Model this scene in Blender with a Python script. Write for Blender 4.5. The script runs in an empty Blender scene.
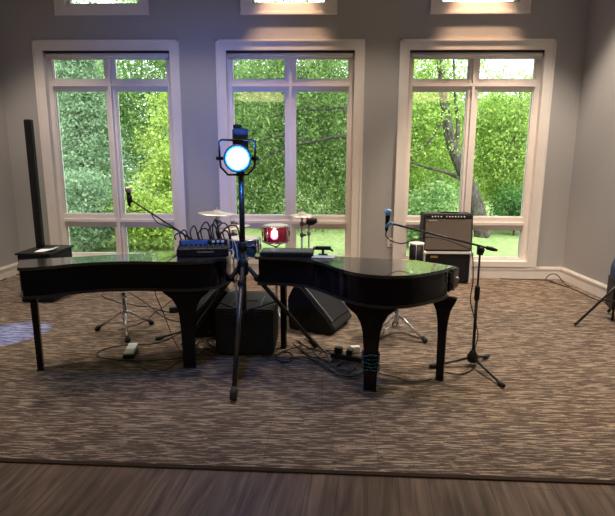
import bpy, bmesh, math, random
from mathutils import Vector, Matrix
random.seed(7)
S = bpy.context.scene
COL = S.collection
PI = math.pi

# ------------------------------------------------------------------ camera
F = 519.0; CX, CY = 307.5, 258.0; H = 1.6
p, psi, rho = map(math.radians, (11.3, 1.8, .25))
fw = Vector((-math.sin(psi)*math.cos(p), math.cos(psi)*math.cos(p), -math.sin(p)))
r0 = Vector((math.cos(psi), math.sin(psi), 0))
u0 = Vector((-math.sin(psi)*math.sin(p), math.cos(psi)*math.sin(p), math.cos(p)))
rt = r0*math.cos(rho) + u0*math.sin(rho)
up = -r0*math.sin(rho) + u0*math.cos(rho)
cd = bpy.data.cameras.new('camera'); cam = bpy.data.objects.new('camera', cd); COL.objects.link(cam)
cam.matrix_world = Matrix(((rt.x, up.x, -fw.x, 0), (rt.y, up.y, -fw.y, 0), (rt.z, up.z, -fw.z, H), (0, 0, 0, 1)))
cd.sensor_fit = 'HORIZONTAL'; cd.sensor_width = 36; cd.lens = 36*F/615
cd.clip_end = 200
S.camera = cam
S.view_settings.view_transform = 'Standard'; S.view_settings.look = 'None'
S.view_settings.gamma = 1; S.view_settings.use_curve_mapping = False
S.view_settings.exposure = 0.0

def at(px, py, Y):
    d = fw + rt*((px-CX)/F) - up*((py-CY)/F)
    t = Y/d.y
    return Vector((d.x*t, Y, H+d.z*t))
def fl(px, py, z=0):
    d = fw + rt*((px-CX)/F) - up*((py-CY)/F)
    t = (z-H)/d.z
    return Vector((d.x*t, d.y*t, z))

# ------------------------------------------------------------------ materials
def mat(name, col, rough=.6, metal=0, spec=.5, emit=None, estr=0, coat=0):
    m = bpy.data.materials.new(name); m.use_nodes = True
    b = m.node_tree.nodes['Principled BSDF']
    b.inputs['Base Color'].default_value = (*col, 1)
    b.inputs['Roughness'].default_value = rough
    b.inputs['Metallic'].default_value = metal
    b.inputs['Specular IOR Level'].default_value = spec
    b.inputs['Coat Weight'].default_value = coat
    if emit:
        b.inputs['Emission Color'].default_value = (*emit, 1)
        b.inputs['Emission Strength'].default_value = estr
    return m
def nodes(m): return m.node_tree.nodes, m.node_tree.links, m.node_tree.nodes['Principled BSDF']
def noisy(name, c1, c2, scale=20, rough=.6, bump=0, vec=(1, 1, 1), dist=0, detail=3, lo=.35, hi=.65, metal=0, spec=.5):
    m = mat(name, c1, rough, metal, spec); N, L, b = nodes(m)
    tc = N.new('ShaderNodeTexCoord'); mp = N.new('ShaderNodeMapping'); mp.inputs['Scale'].default_value = vec
    nz = N.new('ShaderNodeTexNoise'); nz.inputs['Scale'].default_value = scale; nz.inputs['Detail'].default_value = detail
    nz.inputs['Distortion'].default_value = dist
    cr = N.new('ShaderNodeValToRGB')
    cr.color_ramp.elements[0].position = lo; cr.color_ramp.elements[0].color = (*c1, 1)
    cr.color_ramp.elements[1].position = hi; cr.color_ramp.elements[1].color = (*c2, 1)
    L.new(tc.outputs['Object'], mp.inputs['Vector']); L.new(mp.outputs[0], nz.inputs['Vector'])
    L.new(nz.outputs['Fac'], cr.inputs[0]); L.new(cr.outputs[0], b.inputs['Base Color'])
    if bump:
        bp = N.new('ShaderNodeBump'); bp.inputs['Strength'].default_value = bump; bp.inputs['Distance'].default_value = .01
        L.new(nz.outputs['Fac'], bp.inputs['Height']); L.new(bp.outputs[0], b.inputs['Normal'])
    return m

M_wall = noisy('wall_paint', (.375, .368, .366), (.39, .383, .38), 60, .85, .03, spec=.2)
M_trim = noisy('trim_paint', (.74, .70, .66), (.77, .73, .69), 8, .45, spec=.3)
M_ceil = noisy('ceiling_paint', (.62, .61, .60), (.65, .64, .62), 40, .9)
M_blind = noisy('blind_fabric', (.62, .59, .57), (.67, .64, .62), 200, .8, vec=(1, 1, 8))
M_gap = mat('gap_shade', (.03, .025, .025), .8)
M_black = mat('black_plastic', (.008, .008, .010), .45, spec=.3)
M_rubber = mat('black_rubber', (.015, .015, .015), .75)
M_piano = mat('piano_lacquer', (.003, .004, .008), .12, spec=.22)
M_lid = mat('piano_lid_lacquer', (.02, .02, .02), .2, spec=.8, coat=1)
M_pleg = mat('piano_leg_lacquer', (.005, .005, .007), .25, spec=.25)
M_edge = mat('worn_board_edge', (.025, .022, .02), .35)
M_cab = noisy('speaker_cabinet_coat', (.006, .006, .008), (.013, .013, .015), 150, .6, .2, spec=.3)
M_grille = noisy('speaker_grille_mesh', (.008, .008, .010), (.026, .026, .03), 260, .65, .2, lo=.45, hi=.6, spec=.15)
M_chrome = mat('chrome', (.78, .78, .80), .22, .85)
M_steel = mat('brushed_steel', (.55, .55, .57), .35, 1)
M_dsteel = mat('dark_steel', (.18, .18, .2), .35, .9)
M_blackmetal = mat('black_metal', (.02, .02, .022), .35, .3)
M_cable = mat('cable_rubber', (.012, .012, .013), .5)
M_silvercable = mat('grey_cable', (.35, .35, .36), .5)
M_dknob = mat('dark_knob', (.05, .05, .055), .4)
M_white = mat('white_plastic', (.75, .75, .76), .4)
M_ivory = mat('ivory_keys', (.8, .79, .75), .3)
M_paper = mat('white_paper', (.8, .8, .82), .7)
M_vinyl = noisy('black_vinyl', (.014, .014, .015), (.024, .024, .025), 90, .55, .3)
M_tolex = noisy('black_tolex', (.014, .013, .013), (.025, .024, .023), 150, .65, .3)
M_gcloth = noisy('grille_cloth', (.10, .08, .064), (.16, .128, .105), 300, .85, .1, lo=.4, hi=.6)
M_alu = mat('aluminium_edge', (.78, .76, .74), .35, .15)
M_cym = mat('cymbal_brass', (.66, .61, .54), .4, .7)
M_head = mat('drum_head', (.72, .73, .72), .5)
M_red = noisy('red_sparkle_shell', (.45, .02, .05), (.75, .05, .10), 120, .2)
M_blueflare = noisy('blue_flare_shell', (.012, .07, .34), (.02, .10, .42), 120, .25)  # blue lamp flare put into the colour of a dark drum
M_bluestrip = mat('blue_fascia', (.07, .20, .45), .4)
M_fabricblue = noisy('dark_blue_fabric', (.015, .04, .10), (.03, .07, .15), 120, .8)
M_gold = mat('brass_badge', (.6, .42, .2), .35, 1)
M_outlet = mat('outlet_plastic', (.8, .75, .66), .5)
M_bark = noisy('tree_bark', (.035, .028, .022), (.16, .135, .11), 14, .9, .6, vec=(1, 1, .35))
M_lens = mat('lamp_lens', (.8, .9, 1), .3, emit=(.62, .82, 1), estr=26)
M_lensoff = mat('small_lamp_glass', (.05, .08, .16), .1)
M_redglint = mat('red_glint', (.8, .1, .2), .3, emit=(1, .12, .28), estr=3.2)  # glow painting the bright reflection on the red drum
M_whiteglint = mat('white_glint', (1, .8, .85), .3, emit=(1, .75, .85), estr=14)
M_glowshape = mat('glow_shape', (.8, .7, .45), .7, emit=(1, .80, .42), estr=5)  # glowing surface added for a warm reflection in the window glass

# blue glitter tinsel
M_tinsel = noisy('blue_glitter', (.006, .03, .07), (.15, .45, .70), 130, .25, lo=.5, hi=.72, metal=.6)

# carpet : wavy streaks across the room, tile seams
M_carpet = mat('carpet_pile', (.2, .17, .14), .95, spec=.05); N, L, b = nodes(M_carpet)
tc = N.new('ShaderNodeTexCoord')
def nz_(scale, vec, dist, detail=2):
    mp = N.new('ShaderNodeMapping'); mp.inputs['Scale'].default_value = vec
    n = N.new('ShaderNodeTexNoise'); n.inputs['Scale'].default_value = scale; n.inputs['Distortion'].default_value = dist; n.inputs['Detail'].default_value = detail
    L.new(tc.outputs['Object'], mp.inputs[0]); L.new(mp.outputs[0], n.inputs['Vector']); return n
wv = nz_(1.0, (7.5, 84, 1), .95, 2.2)
wn = nz_(1.0, (90, 140, 1), 0, 2)
big = nz_(1.0, (1.3, 1.6, 1), .5, 2)
r1 = N.new('ShaderNodeValToRGB'); e = r1.color_ramp.elements
e[0].position = .47; e[0].color = (.095, .073, .060, 1); e[1].position = .61; e[1].color = (.36, .285, .22, 1)
ee = r1.color_ramp.elements.new(.54); ee.color = (.175, .137, .11, 1)
r2 = N.new('ShaderNodeValToRGB'); r2.color_ramp.elements[0].color = (.75, .75, .75, 1); r2.color_ramp.elements[1].color = (1.22, 1.22, 1.22, 1)
r2.color_ramp.elements[0].position = .3; r2.color_ramp.elements[1].position = .7
mx = N.new('ShaderNodeMix'); mx.data_type = 'RGBA'; mx.blend_type = 'MULTIPLY'; mx.inputs[0].default_value = 1
L.new(wv.outputs['Fac'], r1.inputs[0]); L.new(wn.outputs['Fac'], r2.inputs[0])
L.new(r1.outputs[0], mx.inputs[6]); L.new(r2.outputs[0], mx.inputs[7])
br = N.new('ShaderNodeTexBrick'); br.inputs['Scale'].default_value = 1; br.inputs['Mortar Size'].default_value = .004
br.inputs['Brick Width'].default_value = .61; br.inputs['Row Height'].default_value = .61
br.inputs['Color1'].default_value = (1, 1, 1, 1); br.inputs['Color2'].default_value = (.93, .93, .92, 1); br.inputs['Mortar'].default_value = (.72, .72, .72, 1)
L.new(tc.outputs['Object'], br.inputs['Vector'])
mx2 = N.new('ShaderNodeMix'); mx2.data_type = 'RGBA'; mx2.blend_type = 'MULTIPLY'; mx2.inputs[0].default_value = 1
L.new(mx.outputs[2], mx2.inputs[6]); L.new(br.outputs['Color'], mx2.inputs[7]); L.new(mx2.outputs[2], b.inputs['Base Color'])
bp = N.new('ShaderNodeBump'); bp.inputs['Strength'].default_value = .5; bp.inputs['Distance'].default_value = .006
L.new(wn.outputs['Fac'], bp.inputs['Height']); L.new(bp.outputs[0], b.inputs['Normal'])

# wood planks running away from the camera
M_wood = mat('vinyl_plank', (.1, .07, .05), .55, spec=.2); N, L, b = nodes(M_wood)
tc = N.new('ShaderNodeTexCoord')
mp = N.new('ShaderNodeMapping'); mp.inputs['Rotation'].default_value = (0, 0, PI/2 + .10)
L.new(tc.outputs['Object'], mp.inputs[0])
br = N.new('ShaderNodeTexBrick'); br.inputs['Scale'].default_value = 1; br.inputs['Brick Width'].default_value = 1.2; br.inputs['Row Height'].default_value = .15
br.inputs['Mortar Size'].default_value = .0015; br.inputs['Color1'].default_value = (.098, .067, .048, 1); br.inputs['Color2'].default_value = (.138, .097, .072, 1)
br.inputs['Mortar'].default_value = (.05, .038, .03, 1)
L.new(mp.outputs[0], br.inputs['Vector'])
mp2 = N.new('ShaderNodeMapping'); mp2.inputs['Scale'].default_value = (2.2, 26, 1); L.new(mp.outputs[0], mp2.inputs[0])
nz = N.new('ShaderNodeTexNoise'); nz.inputs['Scale'].default_value = 1; nz.inputs['Detail'].default_value = 5; nz.inputs['Distortion'].default_value = .6
L.new(mp2.outputs[0], nz.inputs['Vector'])
r2 = N.new('ShaderNodeValToRGB'); r2.color_ramp.elements[0].color = (.55, .53, .52, 1); r2.color_ramp.elements[1].color = (1.5, 1.5, 1.5, 1)
r2.color_ramp.elements[0].position = .32; r2.color_ramp.elements[1].position = .72
L.new(nz.outputs['Fac'], r2.inputs[0])
mx = N.new('ShaderNodeMix'); mx.data_type = 'RGBA'; mx.blend_type = 'MULTIPLY'; mx.inputs[0].default_value = 1
L.new(br.outputs['Color'], mx.inputs[6]); L.new(r2.outputs[0], mx.inputs[7]); L.new(mx.outputs[2], b.inputs['Base Color'])

M_dbark = noisy('dark_bark', (.012, .010, .009), (.05, .042, .036), 14, .95, .5, vec=(1, 1, .35))
M_dbark2 = noisy('weathered_bark', (.022, .017, .013), (.12, .098, .08), 16, .95, .5, vec=(1, 1, .5))
# window glass
M_glass = bpy.data.materials.new('window_glass'); M_glass.use_nodes = True
N, L = M_glass.node_tree.nodes, M_glass.node_tree.links
N.clear(); out = N.new('ShaderNodeOutputMaterial'); mixs = N.new('ShaderNodeMixShader'); tr = N.new('ShaderNodeBsdfTransparent'); gl = N.new('ShaderNodeBsdfGlossy')
tr.inputs[0].default_value = (.93, .96, .95, 1); gl.inputs['Roughness'].default_value = .02
fr = N.new('ShaderNodeFresnel'); fr.inputs[0].default_value = 1.5
L.new(fr.outputs[0], mixs.inputs[0]); L.new(tr.outputs[0], mixs.inputs[1]); L.new(gl.outputs[0], mixs.inputs[2]); L.new(mixs.outputs[0], out.inputs[0])

def leafmat(name, c1, c2, c3):
    m = bpy.data.materials.new(name); m.use_nodes = True
    N, L = m.node_tree.nodes, m.node_tree.links
    N.clear(); out = N.new('ShaderNodeOutputMaterial'); mixs = N.new('ShaderNodeMixShader'); mixs.inputs[0].default_value = .5
    d = N.new('ShaderNodeBsdfDiffuse'); t = N.new('ShaderNodeBsdfTranslucent')
    g = N.new('ShaderNodeNewGeometry'); cr = N.new('ShaderNodeValToRGB')
    cr.color_ramp.elements[0].color = (*c1, 1); cr.color_ramp.elements[1].color = (*c3, 1)
    e = cr.color_ramp.elements.new(.55); e.color = (*c2, 1)
    L.new(g.outputs['Random Per Island'], cr.inputs[0])
    L.new(cr.outputs[0], d.inputs[0]); L.new(cr.outputs[0], t.inputs[0])
    L.new(d.outputs[0], mixs.inputs[1]); L.new(t.outputs[0], mixs.inputs[2]); L.new(mixs.outputs[0], out.inputs[0])
    return m
L_con = leafmat('conifer_leaf', (.14, .23, .13), (.29, .42, .25), (.47, .60, .40))
L_mid = leafmat('green_leaf', (.10, .20, .06), (.23, .38, .13), (.44, .58, .26))
L_yel = leafmat('yellow_green_leaf', (.22, .34, .07), (.42, .55, .12), (.66, .74, .24))
L_wil = leafmat('hanging_leaf', (.10, .18, .06), (.22, .35, .11), (.42, .54, .22))
L_lime = leafmat('lime_leaf', (.18, .30, .06), (.38, .54, .12), (.60, .74, .24))
L_dark = leafmat('dark_leaf', (.04, .12, .03), (.10, .24, .06), (.20, .36, .12))
M_lawn = noisy('lawn_grass', (.17, .245, .07), (.30, .37, .14), 9, .95, .3, detail=6)

# ------------------------------------------------------------------ mesh helpers
def rot_z(a): return Matrix.Rotation(a, 4, 'Z')
def box(bm, c, s, rz=0, bev=0, m=None):
    r = bmesh.ops.create_cube(bm, size=1)
    M = Matrix.Translation(c) @ rot_z(rz) @ Matrix.Diagonal((s[0], s[1], s[2], 1))
    if m is not None: M = m @ M
    bmesh.ops.transform(bm, matrix=M, verts=r['verts'])
    if bev:
        ed = set()
        for v in r['verts']: ed.update(v.link_edges)
        bmesh.ops.bevel(bm, geom=list(ed), offset=bev, segments=2, affect='EDGES', profile=.5)
def box2(bm, a, b_, bev=0):
    box(bm, [(a[i]+b_[i])/2 for i in range(3)], [abs(b_[i]-a[i]) for i in range(3)], 0, bev)
def tube(bm, pts, r, n=8, cap=True):
    pts = [Vector(q) for q in pts]; k = len(pts)
    rs = r if isinstance(r, (list, tuple)) else [r]*k
    t = (pts[1]-pts[0]).normalized()
    nrm = t.orthogonal().normalized(); rings = []
    for i in range(k):
        if i == 0: d = pts[1]-pts[0]
        elif i == k-1: d = pts[-1]-pts[-2]
        else: d = (pts[i+1]-pts[i]).normalized()+(pts[i]-pts[i-1]).normalized()
        d = d.normalized() if d.length > 1e-9 else t
        nrm = (nrm-d*nrm.dot(d)); nrm = nrm.normalized() if nrm.length > 1e-6 else d.orthogonal().normalized()
        bn = d.cross(nrm)
        rings.append([bm.verts.new(pts[i]+(nrm*math.cos(2*PI*j/n)+bn*math.sin(2*PI*j/n))*rs[i]) for j in range(n)])
    for i in range(k-1):
        for j in range(n):
            f = bm.faces.new((rings[i][j], rings[i][(j+1) % n], rings[i+1][(j+1) % n], rings[i+1][j])); f.smooth = True
    if cap:
        bm.faces.new(rings[0][::-1]); bm.faces.new(rings[-1])
def lathe(bm, prof, n=24, m=None, smooth=True):
    rings = []
    for (r, z) in prof:
        rings.append([bm.verts.new((r*math.cos(2*PI*j/n), r*math.sin(2*PI*j/n), z)) for j in range(n)])
    for i in range(len(rings)-1):
        for j in range(n):
            f = bm.faces.new((rings[i][j], rings[i][(j+1) % n], rings[i+1][(j+1) % n], rings[i+1][j])); f.smooth = smooth
    bm.faces.new(rings[0][::-1]); bm.faces.new(rings[-1])
    if m is not None:
        bmesh.ops.transform(bm, matrix=m, verts=[v for rg in rings for v in rg])
def prism(bm, poly, z0, z1, m=None):
    a = [bm.verts.new((x, y, z0)) for x, y in poly]; c = [bm.verts.new((x, y, z1)) for x, y in poly]; n = len(poly)
    bm.faces.new(a[::-1]); bm.faces.new(c)
    for i in range(n): bm.faces.new((a[i], a[(i+1) % n], c[(i+1) % n], c[i]))
    if m is not None: bmesh.ops.transform(bm, matrix=m, verts=a+c)
def sph(bm, c, r, s=(1, 1, 1), n=12):
    q = bmesh.ops.create_uvsphere(bm, u_segments=n, v_segments=max(6, n*2//3), radius=r)
    bmesh.ops.transform(bm, matrix=Matrix.Translation(c) @ Matrix.Diagonal((*s, 1)), verts=q['verts'])
    for v in q['verts']:
        for f in v.link_faces: f.smooth = True
def spline(pts, sub=6, closed=False):
    P = [Vector(q) for q in pts]; n = len(P); out = []
    g = (lambda i: P[i % n]) if closed else (lambda i: P[max(0, min(n-1, i))])
    for i in range(n if closed else n-1):
        a, b_, c, d = g(i-1), g(i), g(i+1), g(i+2)
        for k in range(sub):
            t = k/sub
            out.append(.5*((2*b_)+(c-a)*t+(2*a-5*b_+4*c-d)*t*t+(3*b_-a-3*c+d)*t**3))
    if not closed: out.append(P[-1])
    return out
def offset_poly(poly, d):
    n = len(poly); A = sum(poly[i][0]*poly[(i+1) % n][1]-poly[(i+1) % n][0]*poly[i][1] for i in range(n))
    sg = 1 if A > 0 else -1; out = []
    for i in range(n):
        a, b_, c = Vector(poly[i-1]), Vector(poly[i]), Vector(poly[(i+1) % n])
        e1 = (b_-a).normalized(); e2 = (c-b_).normalized()
        n1 = Vector((e1.y, -e1.x))*sg; n2 = Vector((e2.y, -e2.x))*sg
        m = (n1+n2); m = m.normalized() if m.length > 1e-6 else n1
        k = max(.5, m.dot(n1))
        q = b_+m*(d/k); out.append((q.x, q.y))
    return out

def new(): return bmesh.new()
def obj(name, bm, m, parent=None, mods=None):
    bmesh.ops.recalc_face_normals(bm, faces=bm.faces[:])
    if parent is not None:
        o_ = Vector((0, 0, 0)); q = parent
        while q is not None: o_ += q.location; q = q.parent
        bmesh.ops.translate(bm, vec=-o_, verts=bm.verts[:])
    me = bpy.data.meshes.new(name); bm.to_mesh(me); bm.free()
    for mm in (m if isinstance(m, list) else [m]): me.materials.append(mm)
    o = bpy.data.objects.new(name, me); COL.objects.link(o)
    if parent is not None: o.parent = parent
    return o
def thing(name, label, cat, loc=(0, 0, 0), group=None):
    o = bpy.data.objects.new(name, None); COL.objects.link(o); o.location = loc; o.empty_display_size = .1
    return tag(o, label, cat, group)
def tag(o, label, cat, group=None, kind=None):
    o['label'] = label; o['category'] = cat
    if group: o['group'] = group
    if kind: o['kind'] = kind
    return o
def struct(o, label, cat): return tag(o, label, cat, None, 'structure')
def copy_tree(o, parent=None):
    c = o.copy(); COL.objects.link(c)
    if parent is not None: c.parent = parent
    for ch in list(o.children): copy_tree(ch, c)
    return c

# ------------------------------------------------------------------ room
D = 6.75; CE = 4.5; TH = .22
LX = lambda y: -4.09-.075*(D-y)
RX = lambda y: 3.13+.072*(D-y)
YB = -4.5
bm = new(); prism(bm, [(LX(YB)-.3, YB), (RX(YB)+.3, YB), (RX(D)+.3, D+.02), (LX(D)-.3, D+.02)], -.1, 0)
struct(obj('floor', bm, M_wood), 'brown wood-plank floor in front of the carpet', 'floor')
c0, c1 = fl(0, 460.5), fl(615, 483)
sl = (c1.y-c0.y)/(c1.x-c0.x); cy = lambda x: c0.y+sl*(x-c0.x)
bm = new(); prism(bm, [(LX(cy(-4)), cy(-4.4)), (RX(cy(3)), cy(3.4)), (RX(D), D), (LX(D), D)], .0005, .006)
struct(obj('carpet', bm, M_carpet), 'brown and tan streaked carpet under the two pianos', 'carpet')
bm = new(); prism(bm, [(-4.4, cy(-4.4)-.018), (3.42, cy(3.42)-.018), (3.42, cy(3.42)+.010), (-4.4, cy(-4.4)+.010)], .0003, .009)
struct(obj('trim_1', bm, mat('carpet_binding', (.038, .026, .02), .85, spec=.1)), 'dark brown strip along the carpet edge', 'trim')

wins = [(-3.647, -1.812), (-1.354, .479), (.906, 2.776)]
ups = [(-3.322, -2.166), (-1.035, .133), (1.252, 2.43)]
CW = .122
WZ0, WZ1 = .165, 2.975
UZ0, UZ1 = 3.26, 4.15
holes = [(a+CW-.01, b_-CW+.01, WZ0+.06, WZ1-CW+.01) for a, b_ in wins]+[(a+CW-.01, b_-CW+.01, UZ0+CW-.01, UZ1-CW+.01) for a, b_ in ups]
bm = new()
xs = sorted({LX(D)-.4, RX(D)+.4} | {h[0] for h in holes} | {h[1] for h in holes}); zs = sorted({0, CE} | {h[2] for h in holes} | {h[3] for h in holes})
for i in range(len(xs)-1):
    for j in range(len(zs)-1):
        mx_, mz_ = (xs[i]+xs[i+1])/2, (zs[j]+zs[j+1])/2
        if any(h[0] < mx_ < h[1] and h[2] < mz_ < h[3] for h in holes): continue
        box2(bm, (xs[i], D, zs[j]), (xs[i+1], D+TH, zs[j+1]))
bmesh.ops.remove_doubles(bm, verts=bm.verts[:], dist=1e-5)
struct(obj('wall_back', bm, M_wall), 'grey back wall holding the three tall windows', 'wall')
bm = new(); prism(bm, [(LX(YB), YB), (LX(D+.0), D), (LX(D)-.2, D), (LX(YB)-.2, YB)], 0, CE)
struct(obj('wall_left', bm, M_wall), 'grey side wall beside the column speaker', 'wall')
bm = new(); prism(bm, [(RX(YB), YB), (RX(D), D), (RX(D)+.2, D), (RX(YB)+.2, YB)], 0, CE)
struct(obj('wall_right', bm, M_wall), 'grey side wall with the trailing cables at its foot', 'wall')
bm = new(); box2(bm, (LX(YB)-.3, YB-.2, 0), (RX(YB)+.3, YB, CE))
struct(obj('wall_front', bm, M_wall), 'grey wall behind the viewer', 'wall')
bm = new(); box2(bm, (LX(YB)-.3, YB-.2, CE), (RX(YB)+.3, D+TH, CE+.15))
struct(obj('ceiling', bm, M_ceil), 'white ceiling above the room', 'ceiling')

def baseboard(name, a, b_, nrm, label):
    a, b_, nrm = Vector(a), Vector(b_), Vector(nrm)
    bm = new()
    for (h0, h1, t) in ((0, .12, .016), (.12, .145, .022), (.145, .16, .012)):
        q = [a, b_, b_+nrm*t, a+nrm*t]; prism(bm, [(v.x, v.y) for v in q], h0+.006, h1+.006)
    struct(obj(name, bm, M_trim), label, 'baseboard')
baseboard('baseboard_back', (LX(D), D), (RX(D), D), (0, -1), 'white baseboard below the windows')
baseboard('baseboard_left', (LX(YB), YB), (LX(D), D), (1, 0), 'white baseboard along the wall by the column speaker')
baseboard('baseboard_right', (RX(YB), YB), (RX(D), D), (-1, 0), 'white baseboard along the wall with trailing cables')

GY = 6.84
wl = ['tall six-pane window with the column speaker before it', 'tall six-pane window behind the blue stage lamp', 'tall six-pane window behind the guitar amplifier']
bl = ['rolled-up roller blind atop the window near the column speaker', 'rolled-up roller blind atop the window behind the stage lamp', 'rolled-up roller blind atop the window behind the guitar amplifier']
for i, (a, b_) in enumerate(wins):
    w = bpy.data.objects.new('window_%d' % (i+1), None); COL.objects.link(w); w.location = ((a+b_)/2, D, WZ0); struct(w, wl[i], 'window')
    bm = new()
    ia, ib, iz0, iz1 = a+CW, b_-CW, WZ0+.07, WZ1-CW
    # casing with an outer backband
    box2(bm, (a, D-.022, WZ0), (ia, D+.001, WZ1)); box2(bm, (ib, D-.022, WZ0), (b_, D+.001, WZ1))
    box2(bm, (ia, D-.022, iz1), (ib, D+.001, WZ1)); box2(bm, (ia, D-.03, WZ0), (ib, D+.001, iz0))
    box2(bm, (a, D-.034, WZ0), (a+.022, D-.02, WZ1)); box2(bm, (b_-.022, D-.034, WZ0), (b_, D-.02, WZ1)); box2(bm, (a, D-.034, WZ1-.022), (b_, D-.02, WZ1))
    # jamb liners
    box2(bm, (ia-.008, D, iz0-.008), (ia, GY+.06, iz1)); box2(bm, (ib, D, iz0-.008), (ib+.008, GY+.06, iz1))
    box2(bm, (ia, D, iz0-.008), (ib, GY+.06, iz0)); box2(bm, (ia, D, iz1), (ib, GY+.06, iz1+.008))
    obj('casing', bm, M_trim, w)
    bm = new()
    fa, fb, fz0, fz1 = ia+.055, ib-.06, .258, iz1-.02
    xm = (fa+fb)/2+(.0 if i else .0)
    y0, y1 = GY-.03, GY+.05
    box2(bm, (ia, y0, iz0), (fa, y1, iz1)); box2(bm, (fb, y0, iz0), (ib, y1, iz1)); box2(bm, (fa, y0, iz0), (fb, y1, fz0)); box2(bm, (fa, y0, fz1), (fb, y1, iz1))
    obj('frame', bm, M_trim, w)
    bars = [(.645, .80), (2.39, 2.515)]
    bm = new()
    box2(bm, (xm-.058, y0, fz0), (xm+.058, y1, fz1)); box2(bm, (xm-.018, y0-.03, fz0), (xm+.018, y0, fz1))
    obj('mullion', bm, M_trim, w)
    for z0, z1 in bars:
        bm = new(); box2(bm, (fa, y0+.002, z0), (fb, y1-.002, z1)); box2(bm, (fa, y0-.026, (z0+z1)/2-.018), (fb, y0+.002, (z0+z1)/2+.018))
        obj('transom_bar', bm, M_trim, w)
    zr = [(fz0, .645), (.80, 2.39), (2.515, fz1)]
    for z0, z1 in zr:
        for xa, xb in ((fa, xm-.058), (xm+.058, fb)):
            bm = new()
            s_ = .014
            box2(bm, (xa, y0+.015, z0), (xa+s_, y1-.01, z1)); box2(bm, (xb-s_, y0+.015, z0), (xb, y1-.01, z1)); box2(bm, (xa+s_, y0+.015, z0), (xb-s_, y1-.01, z0+s_)); box2(bm, (xa+s_, y0+.015, z1-s_), (xb-s_, y1-.01, z1))
            sa = obj('sash', bm, M_trim, w)
            bm = new(); box2(bm, (xa+s_, GY+.012, z0+s_), (xb-s_, GY+.018, z1-s_)); obj('pane', bm, M_glass, w)
    t = thing('roller_blind', bl[i], 'blind', ((ia+ib)/2, D+.04, iz1-.06), 'roller blinds above the tall windows')
    bm = new(); lathe(bm, [(.034, -(ib-ia)/2+.02), (.036, 0), (.034, (ib-ia)/2-.02)], 20, Matrix.Translation(((ia+ib)/2, D+.035, iz1-.056)) @ Matrix.Rotation(PI/2, 4, 'Y')); obj('roll', bm, M_blind, t)
    bm = new(); box2(bm, (ia+.03, D+.058, iz1-.096), (ib-.03, D+.068, iz1-.08), .003); obj('hem_bar', bm, M_blind, t)
    bm = new(); box2(bm, (ia+.001, D+.0, iz1-.02), (ib-.001, D+.07, iz1-.001)); obj('bracket', bm, M_gap, t)  # full-width dark strip painting the shaded gap above the roll
for i, (a, b_) in enumerate(ups):
    w = bpy.data.objects.new('window_%d' % (i+4), None); COL.objects.link(w); w.location = ((a+b_)/2, D, UZ0)
    struct(w, ['small upper window above the window near the column speaker', 'small upper window above the window behind the stage lamp', 'small upper window above the window behind the amplifier'][i], 'window')
    bm = new(); ia, ib, iz0, iz1 = a+CW, b_-CW, UZ0+CW, UZ1-CW
    box2(bm, (a, D-.022, UZ0), (ia, D+.001, UZ1)); box2(bm, (ib, D-.022, UZ0), (b_, D+.001, UZ1)); box2(bm, (ia, D-.022, UZ0), (ib, D+.001, iz0)); box2(bm, (ia, D-.022, iz1), (ib, D+.001, UZ1))
    box2(bm, (a-.004, D-.036, UZ0-.002), (b_+.004, D-.02, UZ0+.022)); box2(bm, (a, D-.034, UZ0), (a+.022, D-.02, UZ1)); box2(bm, (b_-.022, D-.034, UZ0), (b_, D-.02, UZ1))
    box2(bm, (ia-.008, D, iz0-.008), (ia, GY+.06, iz1)); box2(bm, (ib, D, iz0-.008), (ib+.008, GY+.06, iz1)); box2(bm, (ia, D, iz0-.008), (ib, GY+.06, iz0))
    obj('casing', bm, M_trim, w)
    bm = new(); f_ = .035
    box2(bm, (ia, GY-.03, iz0), (ia+f_, GY+.05, iz1)); box2(bm, (ib-f_, GY-.03, iz0), (ib, GY+.05, iz1)); box2(bm, (ia+f_, GY-.03, iz0), (ib-f_, GY+.05, iz0+f_)); box2(bm, (ia+f_, GY-.03, iz1-f_), (ib-f_, GY+.05, iz1))
    obj('frame', bm, M_trim, w)
    bm = new(); box2(bm, (ia+f_, GY+.012, iz0+f_), (ib-f_, GY+.018, iz1-f_)); obj('pane', bm, M_glass, w)

t = thing('wall_outlet', 'beige socket plate low on the wall by the mic', 'socket', (.88, D, .5))
q = at(390.5, 242.5, D)
bm = new(); box(bm, (q.x, D-.004, q.z), (.075, .01, .115), 0, .003); obj('plate', bm, M_outlet, t)
bm = new()
for dz in (-.024, .024): box(bm, (q.x, D-.01, q.z+dz), (.03, .006, .028), 0, .002)
obj('receptacle', bm, mat('socket_face', (.3, .28, .25), .5), t)

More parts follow.
